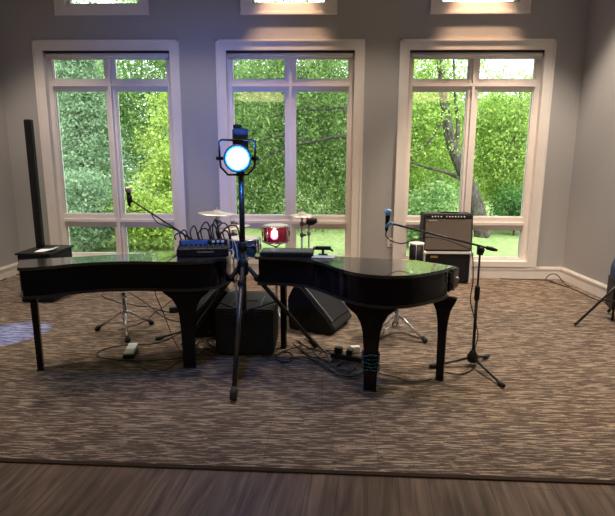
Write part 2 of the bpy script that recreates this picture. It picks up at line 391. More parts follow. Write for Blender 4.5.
# ------------------------------------------------------------------ pianos
def piano(label, front, backR, backL, kR, kL, corner, nrm, legs, loc, ends, group='black pianos side by side'):
    t = thing('grand_piano', label, 'piano', loc, group)
    fr = [(v.x, v.y) for v in spline([(x, y, 0) for x, y in front], 5)]
    outline = fr+[backR, backL]
    n = Vector(nrm)
    bm = new(); prism(bm, outline, .828, .85); 
    bmesh.ops.bevel(bm, geom=[e for e in bm.edges if abs(e.verts[0].co.z-e.verts[1].co.z) < 1e-5], offset=.004, segments=2, affect='EDGES')
    obj('lid', bm, M_lid, t)
    inner = offset_poly(outline, -.028)
    bm = new(); prism(bm, inner, .645, .828)
    for f in bm.faces:
        if abs(f.normal.z) < .5: f.smooth = True
    ob = obj('body', bm, M_piano, t)
    for e in ob.data.edges:
        pass
    try:
        ob.data.set_sharp_from_angle(angle=math.radians(32))
    except Exception: pass
    bed = offset_poly(fr+[backR, kR, kL, backL], -.018)
    if corner: bed[0] = corner
    bm = new(); prism(bm, bed, .626, .645); obj('keybed', bm, M_edge, t)
    # keyboard behind the lid
    u = (Vector(backR)-Vector(backL)); ln = u.length; u.normalize(); ang = math.atan2(u.y, u.x)
    base = Vector(backL)+n*.06
    m = Matrix.Translation((base.x, base.y, .645)) @ rot_z(ang)
    bm = new(); box(bm, (ln/2, .035, .035), (ln-.16, .07, .07), 0, .004, m); box(bm, (ln/2, .12, .012), (ln-.16, .24, .024), 0, 0, m); kb = obj('keyboard', bm, M_black, t)
    bm = new(); k = 52; w = (ln-.2)/k
    for i in range(k): box(bm, (.1+w*(i+.5), .15, .032), (w*.93, .14, .016), 0, 0, m)
    obj('white_keys', bm, M_ivory, kb)
    bm = new()
    for i in range(k-1):
        if i % 7 in (2, 6): continue
        box(bm, (.1+w*(i+1), .115, .045), (w*.5, .085, .014), 0, 0, m)
    obj('black_keys', bm, M_black, kb)
    for s_ in ((.03+ends[0], .11), (ln-.03+ends[1], .11+ends[1]*.6)):
        bm = new(); box(bm, (s_[0], .13, s_[1]/2), (.05, .26, s_[1]), 0, .012, m); obj('cheek_block', bm, M_piano, t)
    for kind, x, y, rz in legs:
        bm = new()
        if kind == 'big':
            half = [(.043, .008), (.045, .10), (.050, .30), (.058, .42), (.074, .49), (.105, .55), (.155, .59), (.185, .625)]
        elif kind == 'bracket':
            half = [(.026, .008), (.027, .12), (.030, .36), (.037, .46), (.050, .53), (.078, .59), (.092, .625)]
        else:
            half = [(.020, .008), (.021, .3), (.024, .625)]
        poly = [(a, z) for a, z in half]+[(-a, z) for a, z in half[::-1]]
        th = .07 if kind == 'big' else (.05 if kind == 'bracket' else .04)
        m2 = Matrix.Translation((x, y, 0)) @ rot_z(rz) @ Matrix.Rotation(PI/2, 4, 'X')
        prism(bm, poly, -th/2, th/2, m2)
        lg = obj('leg', bm, M_pleg, t)
        bm = new(); box(bm, (x, y, .011), (half[0][0]*2+.012, th+.012, .012), rz, .003); obj('foot', bm, M_black, lg)
    return t

Lfront = [(-2.04, 3.31), (-1.95, 3.335), (-1.85, 3.385), (-1.74, 3.46), (-1.58, 3.53), (-1.355, 3.57), (-1.15, 3.565), (-.98, 3.57), (-.86, 3.60), (-.76, 3.68), (-.705, 3.82), (-.70, 3.98)]
PL = piano('black grand piano with the mixing desk on its lid', Lfront, (-.74, 4.14), (-2.18, 3.57), (-.86, 4.47), (-2.30, 3.90), tuple(fl(19.5, 297, .626).xy), (-.37, .93),
      [('thin', -2.11, 3.59, .3), ('big', -1.012, 3.70, .15), ('thin', -.88, 4.34, .38)], (-1.4, 3.75, 0), (0, 0))
Rfront = [(-.515, 3.785), (-.25, 3.765), (-.106, 3.70), (-.03, 3.61), (.05, 3.495), (.11, 3.40), (.187, 3.305), (.27, 3.245), (.365, 3.215), (.46, 3.21), (.564, 3.24), (.67, 3.30), (.774, 3.385), (.845, 3.455), (.895, 3.53)]
PR = piano('black grand piano with blue glitter band around a leg', Rfront, (.66, 3.72), (-.525, 3.945), tuple(fl(459.5, 291, .626).xy), (-.43, 4.26), None, (.25, .968),
      [('big', .33, 3.36, -.1), ('bracket', .85, 3.545, -.35), ('thin', -.325, 4.12, -.25)], (.25, 3.6, 0), (0, 0))
q = at(453.5, 279, 3.66)
bm = new(); box(bm, (q.x-.02, 3.68, .72), (.07, .20, .148), -.55, .012); box(bm, (q.x-.015, 3.66, .80), (.05, .10, .02), -.55, .006); obj('cheek_block', bm, M_piano, PR)
bm = new(); tube(bm, [(q.x+.004, 3.585, .745), (q.x-.006, 3.565, .745)], .016, 12); obj('cheek_knob', bm, M_steel, PR)
# glitter band wrapped on the right piano's front leg
bm = new()
for i in range(5):
    z = .165+.026*i
    for k in range(1):
        q = [(.33+(.052)*c_, 3.36+(.042)*s_, z+.012*math.sin(3*j+i)) for j, (c_, s_) in enumerate([(-1, -1), (0, -1.08), (1, -1), (1.05, 0), (1, 1), (0, 1.08), (-1, 1), (-1.05, 0)])]
        pts = spline([Vector(v) for v in q], 2, True); tube(bm, pts+[pts[0]], .006, 6)
tag(obj('glitter_garland', bm, M_tinsel), 'blue glitter garland wrapped round the piano leg', 'garland')

# ------------------------------------------------------------------ mixer on the left piano lid
def mixer():
    c = Vector((-.925, 3.86, .851)); m = Matrix.Translation(c) @ rot_z(.18)
    t = thing('audio_mixer', 'black mixing desk with a blue strip on the piano lid', 'mixer', c)
    bm = new(); box(bm, (.01, 0, .03), (.38, .22, .06), 0, .008, m); box(bm, (.01, .085, .072), (.37, .06, .05), 0, .008, m); obj('body', bm, M_black, t)
    bm = new(); box(bm, (-.06, .053, .083), (.20, .006, .030), 0, 0, m); obj('display_strip', bm, M_bluestrip, t)
    for i in range(10):
        for j in range(2):
            bm = new(); lathe(bm, [(.008, 0), (.006, .014)], 8, m @ Matrix.Translation((-.17+.036*i, -.03+.034*j, .06))); obj('knob', bm, M_dknob, t)
    for i in range(10):
        bm = new(); box(bm, (-.17+.036*i, -.078, .064), (.012, .02, .010), 0, .002, m); obj('fader', bm, M_dknob, t)
    for i in range(3):
        bm = new(); box(bm, (.085+.035*i, .053, .085), (.022, .008, .016), 0, .002, m); obj('label_plate', bm, M_white, t)
    bm = new(); box(bm, (.03, -.111, .036), (.12, .004, .010), 0, 0, m); obj('front_plate', bm, M_steel, t)
    return t, m
mx_t, mm = mixer()
ends_ = [(-.16, .07), (-.08, .10), (.0, .13), (.06, .11), (.12, .12), (.17, .10), (-.20, .05), (-.02, .08), (.09, .15), (.15, .06)]
labs = ['black cable looping up low at the end of the mixer', 'black cable looping from the mixer beside the boom arm', 'tall cable loop near the middle of the mixer', 'narrow cable loop standing on the mixer sockets', 'widest cable loop arching over the mixer', 'cable arching off the mixer toward the lamp stand',
        'lowest black cable at the boom-arm end of the mixer', 'small cable arch low in the middle of the mixer sockets', 'tallest cable loop standing above the mixer labels', 'small cable arch under the widest mixer loop']
for i, (x, h) in enumerate(ends_):
    bm = new()
    w = [.04, .035, .06, .05, .085, .11, .06, .07, .03, .05][i]
    pts = [mm @ Vector((x, .10, .097)), mm @ Vector((x-.01, .105, .097+h*.6)), mm @ Vector((x+w*.5, .12, .10+h)), mm @ Vector((x+w, .14, .097+h*.6)), mm @ Vector((x+w+.02, .165, .02 if i != 5 else -.1))]
    if i == 5: pts += [mm @ Vector((x+w+.03, .17, -.35)), mm @ Vector((x+w+.0, .2, -.62)), mm @ Vector((x+w+.05, .25, -.838))]
    else: pts += [mm @ Vector((x+w-.01, .16, .012))]
    tube(bm, spline(pts, 6), .006, 6)
    tag(obj('audio_cable', bm, M_cable), labs[i], 'cable', 'cables plugged into the mixing desk')
# grey cable dropping off the lid end
bm = new(); tube(bm, spline([mm @ Vector(v) for v in ((.20, .05, .08), (.235, .03, .10), (.262, .0, .02), (.262, -.04, -.12), (.25, -.06, -.3), (.26, -.06, -.55))], 6), .005, 6)
tag(obj('audio_cable', bm, M_silvercable), 'pale grey cable hanging off the rounded piano end', 'cable', 'cables plugged into the mixing desk')

# ------------------------------------------------------------------ boom mic stands
def micstand(label, base, feet, ztop, boom0, boom1, hub=.09):
    base = Vector(base)
    t = thing('microphone_stand', label, 'microphone stand', base, 'tripod boom microphone stands')
    top = Vector((base.x, base.y, ztop))
    bm = new(); tube(bm, [base+Vector((0, 0, .06)), base+Vector((0, 0, ztop*.62))], .012, 10); obj('lower_pole', bm, M_blackmetal, t)
    bm = new(); tube(bm, [base+Vector((0, 0, ztop*.6)), top], .008, 10); obj('upper_pole', bm, M_blackmetal, t)
    bm = new(); lathe(bm, [(.014, 0), (.02, .01), (.02, .10), (.013, .12)], 14, Matrix.Translation((base.x, base.y, ztop*.58))); obj('clutch', bm, M_black, t)
    bm = new(); lathe(bm, [(.02, .03), (.042, .045), (.042, .085), (.022, .12), (.016, .13)], 16, Matrix.Translation(base)); obj('hub', bm, M_black, t)
    for f in feet:
        f = Vector(f); bm = new(); s_ = base+Vector((0, 0, hub-.02)); d = f-base; d.z = 0; d.normalize()
        tube(bm, [s_+d*.03, Vector((f.x, f.y, .026))-d*.02], .0095, 8); lg = obj('leg', bm, M_blackmetal, t)
        bm = new(); e_ = Vector((f.x, f.y, .024)); tube(bm, [e_-d*.05+Vector((0, 0, .004)), e_-d*.02, e_+d*.02], [.013, .017, .014], 8); obj('rubber_foot', bm, M_rubber, lg)
    b0, b1 = Vector(boom0), Vector(boom1)
    bm = new(); box(bm, (base.x, base.y, ztop+.005), (.045, .04, .07), 0, .01); sph(bm, (base.x, base.y-.02, ztop+.01), .028, (1, .7, 1)); obj('clamp', bm, M_black, t)
    bm = new(); tube(bm, [b0, b1], .0075, 8); bo = obj('boom_arm', bm, M_blackmetal, t)
    d = (b1-b0).normalized()
    bm = new(); tube(bm, [b0-d*.01, b0+d*.02, b0+d*.07, b0+d*.075], [.008, .015, .015, .009], 10); obj('counterweight', bm, M_rubber, bo)
    return t
def microphone(label, tip, tail, m_head, m_body):
    tip, tail = Vector(tip), Vector(tail); d = (tip-tail).normalized()
    t = thing('microphone', label, 'microphone', tail, 'vocal microphones on booms')
    bm = new(); tube(bm, [tail, tail+d*.01, tip-d*.05, tip-d*.045], [.009, .012, .018, .02], 14); obj('handle', bm, m_body, t)
    bm = new(); tube(bm, [tip-d*.045, tip-d*.03, tip-d*.012, tip-d*.003, tip], [.02, .027, .026, .016, .004], 14); obj('mesh_head', bm, m_head, t)
    return t
# right stand
rb = fl(472, 366)
feetR = [fl(432, 369), fl(487, 359), fl(502, 388)]
pj = at(477, 250, rb.y)
zt = pj.z-.008
b0 = at(496, 250, rb.y-.02); jm = Vector((rb.x, rb.y-.02, zt+.03))
b1 = at(393, 224, rb.y+.02)
micstand('microphone stand before the road case, boom over the piano', rb, feetR, zt, b0, b1)
tip, tail = at(388.5, 209, rb.y+.0), at(386.5, 231, rb.y+.02)
M_bluemic = mat('blue_microphone_mesh', (.20, .46, .66), .35, .2)
microphone('blue-headed microphone upright in its clip near the wall socket', tip, tail, M_bluemic, M_black)
bm = new(); q = at(390, 223, rb.y+.015); tube(bm, [b1, q+Vector((.0, -.0, .0))], .013, 8); tube(bm, [q+Vector((-.016, 0, .012)), q+Vector((-.020, 0, -.03))], .018, 10)
tag(obj('microphone_clip', bm, M_bluemic), 'blue clip gripping the blue-headed microphone', 'clip')
def cable(name, label, pts, r=.005, m=M_cable, group=None, cat='cable', sub=8):
    bm = new(); tube(bm, spline([Vector(v) for v in pts], sub), r, 6)
    return tag(obj(name, bm, m), label, cat, group)
bp_ = lambda t_: b1.lerp(b0, t_)
cable('microphone_cable', 'thin cable drooping from the blue microphone to its boom', [tail, at(386, 236, rb.y), at(392, 241, rb.y), at(402, 243.5, rb.y), at(414, 240, rb.y), at(430, 237, rb.y-.01), at(447, 240, rb.y-.02), at(465, 247, rb.y-.02), at(472, 253, rb.y-.02), at(473, 280, rb.y-.02), at(470.5, 300, rb.y-.03), at(475, 320, rb.y-.04), at(478, 335, rb.y-.04), at(475, 350, rb.y-.05), fl(478, 362, .014), fl(470, 371, .014), fl(458, 374, .014), fl(445, 372, .014)], .0045, group='cables of the microphones')
# left stand (behind the left piano)
lb = Vector((-1.13, 4.42, 0))
fd = fl(158, 341)
d0 = (Vector((fd.x, fd.y, 0))-lb); rr = d0.length; a0 = math.atan2(d0.y, d0.x)
feetL = [lb+Vector((rr*math.cos(a0+k*2*PI/3), rr*math.sin(a0+k*2*PI/3), 0)) for k in range(3)]
zl = at(197, 243, lb.y).z-.02
b0l, b1l = at(203, 246.5, lb.y-.03), at(131, 200, lb.y-.03)
micstand('microphone stand behind the piano carrying the mixing desk', lb, feetL, zl, b0l, b1l)
tip, tail = at(128, 187, lb.y-.03), at(129.5, 206, lb.y-.03)
microphone('silver-headed microphone in front of the yellow-green bush', tip, tail, mat('pinkish_mesh', (.45, .36, .34), .35, .6), M_black)
bm = new(); q = at(129.5, 199, lb.y-.03); tube(bm, [q+Vector((0, 0, .03)), q+Vector((0, 0, -.03))], .022, 10); tube(bm, [q, b1l], .011, 8)
tag(obj('microphone_clip', bm, M_black), 'black clip gripping the silver-headed microphone', 'clip')
cable('microphone_cable', 'thin cable drooping under the boom by the yellow-green bush', [tail, at(129, 209, lb.y), at(133, 211.5, lb.y), at(142, 210, lb.y), at(150, 212, lb.y-.03), at(153, 217, lb.y-.03), at(158, 223, lb.y-.03), at(166, 226, lb.y-.03), at(176, 230, lb.y-.03), at(188, 238, lb.y-.03), at(196, 246, lb.y-.04), at(194, 290, lb.y-.05), Vector((lb.x+.03, lb.y-.06, .02))], .0045, group='cables of the microphones')

# ------------------------------------------------------------------ stools
def stool(label, loc, rz):
    t = thing('drum_stool', label, 'stool', (0, 0, 0), 'chrome tripod stools behind the pianos')
    bm = new(); tube(bm, [(0, 0, .08), (0, 0, .36)], .021, 12); obj('outer_tube', bm, M_chrome, t)
    bm = new(); tube(bm, [(0, 0, .3), (0, 0, .47)], .011, 12); obj('inner_post', bm, M_chrome, t)
    bm = new(); lathe(bm, [(.024, .33), (.03, .34), (.03, .375), (.02, .38)], 14); obj('collar', bm, M_chrome, t)
    bm = new(); lathe(bm, [(.024, .08), (.029, .085), (.029, .115), (.024, .12)], 14); obj('collar', bm, M_chrome, t)
    bm = new(); lathe(bm, [(.024, .17), (.03, .175), (.03, .21), (.024, .215)], 14); obj('collar', bm, M_chrome, t)
    for k in range(3):
        a = k*2*PI/3; c_, s_ = math.cos(a), math.sin(a)
        bm = new(); tube(bm, [(c_*.02, s_*.02, .195), (c_*.05, s_*.05, .188), (c_*.275, s_*.275, .03)], .013, 8); tube(bm, [(c_*.02, s_*.02, .10), (c_*.225, s_*.225, .08)], .006, 8)
        lg = obj('leg', bm, M_chrome, t)
        bm = new(); tube(bm, [(c_*.25, s_*.25, .058), (c_*.275, s_*.275, .026), (c_*.283, s_*.283, .012)], [.017, .024, .020], 10); obj('rubber_foot', bm, M_rubber, lg)
    bm = new(); lathe(bm, [(.15, .47), (.17, .478), (.175, .5), (.17, .535), (.14, .55), (.05, .553)], 28); obj('seat', bm, M_vinyl, t)
    t.location = loc; t.rotation_euler = (0, 0, rz)
    return t
s1 = fl(126, 333); st = stool('chrome tripod stool with a black seat behind the mixing-desk piano', (s1.x, s1.y, 0), math.radians(-66))
s2c = fl(396, 337); st2 = copy_tree(st); st2.location = (s2c.x, s2c.y, 0); st2.rotation_euler = (0, 0, math.radians(-34)); st2['label'] = 'chrome tripod stool with a black seat behind the glitter-leg piano'

# ------------------------------------------------------------------ sustain pedal
pd = fl(131, 356); 
t = thing('sustain_pedal', 'chrome sustain pedal on the carpet before a stool', 'pedal', (pd.x, pd.y, 0))
m = Matrix.Translation((pd.x, pd.y, .006)) @ rot_z(.12)
bm = new(); box(bm, (0, 0, .018), (.085, .17, .035), 0, .006, m); obj('base', bm, M_black, t)
bm = new(); prism(bm, [(-.10, .05), (.07, .038), (.095, .046), (.095, .056), (.07, .05), (-.10, .068)], -.036, .036, m @ rot_z(-PI/2) @ Matrix.Rotation(PI/2, 4, 'X')); obj('foot_plate', bm, mat('pedal_chrome', (.8, .8, .82), .35, .5), t)
FC = 'loose cables on the carpet'
z = .0115
cable('floor_cable', 'cable looping round from the chrome pedal on the carpet', [Vector((pd.x+.02, pd.y-.11, .012)), fl(140, 362, z), fl(125, 361, z), fl(100, 357, z), fl(97, 353, z), fl(108, 348, z), fl(128, 345, z), fl(150, 344, z), fl(166, 340, z), fl(180, 333, z)], .005, group=FC)
cable('floor_cable', 'cable running from the pedal to the thick piano leg', [fl(139, 361, z), fl(160, 360, z), fl(180, 358, z), fl(196, 355, z), fl(204, 350, z)], .005, group=FC)
cable('floor_cable', 'thin cable curving on the carpet below the pedal', [fl(137, 366, z), fl(150, 371, z), fl(164, 370, z), fl(178, 362, z), fl(190, 355, z), fl(200, 350, z)], .0035, group=FC)
cable('floor_cable', 'wavy cable starting under the lid near the first stool', [fl(101, 295, z), fl(106, 298, z), fl(113, 300, z), fl(120, 303, z), fl(130, 304, z), fl(138, 306, z), fl(150, 307, z), fl(160, 310, z), fl(168, 312, z), fl(178, 312, z)], .005, group=FC)
cable('floor_cable', 'cable sloping from stool to the wedge behind the thick leg', [fl(129, 292, z), fl(140, 299, z), fl(150, 306, z), fl(158, 313, z), fl(168, 319, z), fl(180, 322, z), fl(196, 324, z)], .005, group=FC)
cable('floor_cable', 'cable passing behind the first stool', [fl(118, 330, z), fl(132, 326, z), fl(146, 320, z), fl(155, 312, z), fl(162, 308, z), fl(172, 300, z), fl(180, 298, z)], .005, group=FC)
cable('hanging_cable', 'thin cable hanging down from the mixing-desk piano', [Vector((-1.34, 3.95, .615)), Vector((-1.335, 3.96, .5)), at(163, 312, 3.98), at(168, 325, 3.99), at(174, 340, 4.0), fl(181, 352, .012), fl(186, 358, .012)], .0035, group=FC)
bx = fl(174, 313); bm = new(); box(bm, (bx.x, bx.y, .036), (.09, .06, .06), .2, .008); tag(obj('power_adapter', bm, M_black), 'small black power adapter near the thick leg', 'adapter', 'power adapters')

# ------------------------------------------------------------------ loudspeakers
# middle speaker
t = thing('loudspeaker', 'black box loudspeaker between the pianos under the stage lamp', 'loudspeaker', (-.62, 4.15, 0))
c = Vector((-.623, 4.155, 0))
bm = new(); prism(bm, [(-.232, -.25), (.232, -.25), (.232, .22), (.18, .32), (-.18, .32), (-.232, .22)], .02, .40, Matrix.Translation(c))
bmesh.ops.bevel(bm, geom=bm.edges[:], offset=.012, segments=2, affect='EDGES'); obj('cabinet', bm, M_cab, t)
bm = new(); box(bm, (c.x, c.y-.252, .2), (.43, .012, .33), 0, .005); obj('front_grille', bm, M_grille, t)
bm = new(); box(bm, (c.x, c.y+.02, .403), (.16, .06, .010), 0, .004); obj('handle_recess', bm, M_black, t)
for sx in (-1, 1):
    bm = new(); box(bm, (c.x+sx*.12, c.y, .4035), (.012, .30, .005), 0, .002); obj('top_rail', bm, M_blackmetal, t)
for sx in (-1, 1):
    for sy in (-1, 1):
        bm = new(); lathe(bm, [(.02, .006), (.022, .021)], 10, Matrix.Translation((c.x+sx*.18, c.y+sy*.18, 0))); obj('foot', bm, M_rubber, t)

def wedge(label, loc, rz, L_=.60):
    t = thing('stage_monitor', label, 'stage monitor', loc, 'wedge stage monitors')
    prof = [(0, .006), (.40, .006), (.46, .07), (.40, .14), (.12, .43), (.05, .43), (-.02, .30)]
    m = Matrix.Translation(loc) @ rot_z(rz) @ Matrix.Rotation(PI/2, 4, 'X')
    bm = new(); prism(bm, prof, -L_/2, L_/2, m); bmesh.ops.bevel(bm, geom=bm.edges[:], offset=.012, segments=2, affect='EDGES'); obj('cabinet', bm, M_cab, t)
    bm = new()
    prism(bm, [(.415, .125), (.425, .138), (.125, .448), (.115, .438)], -L_/2+.035, L_/2-.035, m); obj('grille', bm, M_grille, t)
    for s_ in (-1, 1):
        bm = new(); prism(bm, [(.42, .128), (.43, .138), (.122, .452), (.112, .442)], s_*(L_/2-.03)-.004, s_*(L_/2-.03)+.004, m); obj('trim_edge', bm, M_steel, t)
    for s_ in (-1, 1):
        bm = new(); box(bm, (.16, .2, s_*(L_/2+.003)), (.11, .05, .008), 0, .003, m); obj('handle', bm, M_black, t)
    return t
wr = wedge('slanted stage monitor behind the glitter-leg piano, grille facing the stool', (-.22, 4.80, 0), math.radians(-24), .46)
wl_ = wedge('slanted stage monitor behind the mixing-desk piano beside the box loudspeaker', (-.86, 4.62, 0), math.radians(195), .45)

# column speaker
t = thing('column_speaker', 'slim black column speaker on a bass box by the wall', 'loudspeaker', (-3.02, 5.75, 0))
bm = new(); box2(bm, (-3.275, 5.34, .012), (-2.925, 5.85, .53), .012); obj('bass_box', bm, M_cab, t)
bm = new(); box2(bm, (-3.26, 5.328, .04), (-2.94, 5.342, .47)); obj('bass_grille', bm, M_grille, t)
bm = new(); box2(bm, (-3.29, 5.325, .53), (-2.91, 5.87, .552), .006); obj('top_plate', bm, M_black, t)
ct, cb = at(29.5, 119, 5.72), at(38, 250, 5.72)
bm = new(); box2(bm, (-3.232, 5.64, .552), (-3.155, 5.705, 1.955), .010); obj('column', bm, M_black, t)
bm = new(); box2(bm, (-3.225, 5.634, .62), (-3.162, 5.642, 1.935)); obj('column_grille', bm, M_grille, t)
for sx in (-3.2, -3.0):
    for sy in (5.52, 5.8):
        bm = new(); lathe(bm, [(.022, .006), (.024, .013)], 10, Matrix.Translation((sx, sy, 0))); obj('foot', bm, M_rubber, t)
bm = new(); m = Matrix.Translation((-3.03, 5.50, .5535)) @ rot_z(.12)
prism(bm, [(-.10, .0), (.0, .0), (.10, .028), (.10, .031), (0, .003), (-.10, .003)], -.09, .09, m @ Matrix.Rotation(PI/2, 4, 'X'))
tag(obj('paper_sheet', bm, M_paper), 'white sheet of paper lying on the column speaker box', 'paper')

# ------------------------------------------------------------------ stage lamp on tripod
C = Vector((-.606, 3.808, 0)); hz = .80
t = thing('lamp_stand', 'black tripod lamp stand between the two pianos', 'lamp stand', C)
bm = new(); tube(bm, [C+Vector((0, 0, .36)), C+Vector((0, 0, .92))], .024, 14); obj('lower_pole', bm, M_blackmetal, t)
bm = new(); tube(bm, [C+Vector((0, 0, .88)), C+Vector((0, 0, 1.475))], .0205, 14); obj('upper_pole', bm, M_blackmetal, t)
bm = new(); lathe(bm, [(.026, .70), (.040, .71), (.040, .80), (.026, .83)], 16, Matrix.Translation(C)); obj('collar', bm, M_black, t)
bm = new(); lathe(bm, [(.025, .89), (.034, .9), (.034, .95), (.022, .96)], 16, Matrix.Translation(C)); obj('collar', bm, M_black, t)
bm = new(); tube(bm, [C+Vector((.02, -.01, .92)), C+Vector((.075, -.02, .92))], .007, 8); sph(bm, C+Vector((.085, -.02, .92)), .018); obj('lock_knob', bm, M_black, t)
bm = new(); lathe(bm, [(.026, .40), (.034, .405), (.034, .43), (.026, .435)], 14, Matrix.Translation(C)); obj('lower_collar', bm, M_black, t)
for f in (fl(233.5, 402), fl(315, 348), Vector((-1.164, 4.112, 0))):
    f = Vector((f.x, f.y, 0)); d = (f-C).normalized()
    bm = new(); a_ = C+d*.035+Vector((0, 0, .765)); e_ = Vector((f.x, f.y, .03)); tube(bm, [a_, e_], .0175, 10)
    lg = obj('leg', bm, M_blackmetal, t)
    bm = new(); dd = (e_-a_).normalized(); tube(bm, [e_-dd*.07, e_-dd*.04, e_+dd*.012], [.021, .026, .024], 10); obj('rubber_foot', bm, M_rubber, lg)
    bm = new(); mid = a_.lerp(e_, .42); tube(bm, [C+d*.02+Vector((0, 0, .418)), mid], .007, 8); obj('brace', bm, M_blackmetal, lg)
    bm = new(); sph(bm, a_+dd*.13, .030, n=10); obj('hinge', bm, M_black, lg)
# lamp head
LP = at(237.5, 158.5, 3.70)
dirn = (Vector((0, 0, H))-LP); dirn.z = 0; dirn.normalize()
yaw = math.atan2(dirn.y, dirn.x)
t = thing('stage_lamp', 'round blue-lit stage lamp facing out on the tripod stand', 'stage lamp', LP)
mL = Matrix.Translation(LP) @ rot_z(yaw) @ Matrix.Rotation(PI/2, 4, 'Y')     # local z = facing direction
M_lampbody = mat('lamp_housing', (.03, .04, .07), .4)
bm = new(); lathe(bm, [(.04, -.13), (.075, -.125), (.09, -.09), (.094, .0), (.098, .012), (.088, .016)], 28, mL); obj('housing', bm, M_lampbody, t)
bm = new(); lathe(bm, [(.072, .0165), (.072, .022), (.06, .026), (.02, .028)], 28, mL); obj('lens', bm, M_lens, t)
bm = new(); lathe(bm, [(.084, .0165), (.084, .019), (.0725, .021)], 28, mL); obj('lens_ring', bm, mat('blue_lens_ring', (.1, .3, 1), .3, emit=(.02, .22, 1), estr=5), t)
bm = new()
mY = Matrix.Translation(LP) @ rot_z(yaw)
def L3(v): return mY @ Vector(v)
tube(bm, [L3((-.05, -.125, .0)), L3((-.05, -.125, .115)), L3((-.05, -.11, .128)), L3((-.05, .0, .128)), L3((-.05, .11, .128)), L3((-.05, .125, .115)), L3((-.05, .125, 0))], .008, 8); obj('carry_bracket', bm, M_blackmetal, t)
bm = new(); tube(bm, [L3((-.05, -.125, .0)), L3((-.05, -.12, -.06)), L3((-.05, -.07, -.115)), L3((-.05, .07, -.115)), L3((-.05, .12, -.06)), L3((-.05, .125, 0))], .008, 8); obj('yoke', bm, M_blackmetal, t)
for s_ in (-1, 1):
    bm = new(); tube(bm, [L3((-.05, s_*.10, 0)), L3((-.05, s_*.15, 0))], .013, 10); obj('tilt_knob', bm, M_black, t)
bm = new(); box(bm, (C.x, C.y, 1.462), (.05, .05, .03), 0, .004); tube(bm, [Vector((C.x, C.y, 1.47)), L3((-.05, 0, -.115))], .012, 8); obj('clamp', bm, M_blackmetal, t)
# second head above; its window-facing lens is added to carry the blue wall tint
UP = at(240.5, 141, 3.86)
t = thing('upper_lamp_head', 'small dark lamp head perched above the round stage lamp', 'stage lamp', UP)
m = Matrix.Translation(UP) @ rot_z(.15)
bm = new(); box(bm, (0, 0, .01), (.115, .13, .16), 0, .018, m); obj('housing', bm, M_lampbody, t)
bm = new(); box(bm, (-.02, 0, .10), (.06, .09, .03), 0, .008, m); obj('top_cap', bm, M_black, t)
bm = new(); lathe(bm, [(.045, 0), (.045, .006), (.02, .01)], 20, m @ Matrix.Translation((0, .066, .02)) @ Matrix.Rotation(-PI/2, 4, 'X')); obj('lens', bm, M_lensoff, t)
bm = new(); tube(bm, [UP+Vector((0, 0, -.07)), L3((-.10, 0, .09))], .012, 8); obj('mount', bm, M_blackmetal, t)

# ------------------------------------------------------------------ things on the right piano
tr_c = Vector((-.275, 3.885, .851))
t = thing('keyboard_controller', 'flat black keyboard box lying at the narrow piano end', 'keyboard', tr_c)
m = Matrix.Translation(tr_c) @ rot_z(-.02)
bm = new(); box(bm, (0, 0, .016), (.40, .20, .032), 0, .006, m); obj('case', bm, M_black, t)
bm = new(); box(bm, (0, -.012, .0325), (.37, .14, .004), 0, .001, m); obj('control_surface', bm, M_blackmetal, t)
q = Vector((-.06, 3.80, .851)); bm = new(); box(bm, (q.x+.03, q.y, .0035), (0, 0, 0)); bm.clear()
box(bm, (q.x+.06, q.y-.02, .8545), (.17, .10, .006), -.12, .002)
tag(obj('tablet', bm, [mat('white_edged_tablet', (.55, .56, .57), .3)]), 'flat pale tablet beside the black keyboard box', 'tablet')
# small clamp device
q = at(323, 251, 3.84); t = thing('clip_camera', 'small black camera-like gadget on the glitter-leg piano lid', 'gadget', (q.x, 3.85, .8505))
b_ = Vector((q.x, 3.85, .8505))
bm = new(); box(bm, b_+Vector((0, 0, .006)), (.07, .05, .012), 0, .003); obj('base', bm, M_black, t)
bm = new(); tube(bm, [b_+Vector((0, 0, .01)), b_+Vector((0, 0, .045))], .010, 8); obj('post', bm, M_blackmetal, t)
bm = new(); box(bm, b_+Vector((0, 0, .058)), (.12, .04, .028), 0, .008); tube(bm, [b_+Vector((.05, 0, .055)), b_+Vector((.075, 0, .035))], .008, 8); obj('body', bm, M_black, t)
bm = new(); tube(bm, [b_+Vector((-.058, 0, .056)), b_+Vector((-.075, 0, .056))], .013, 10); obj('red_cap', bm, M_red, t)

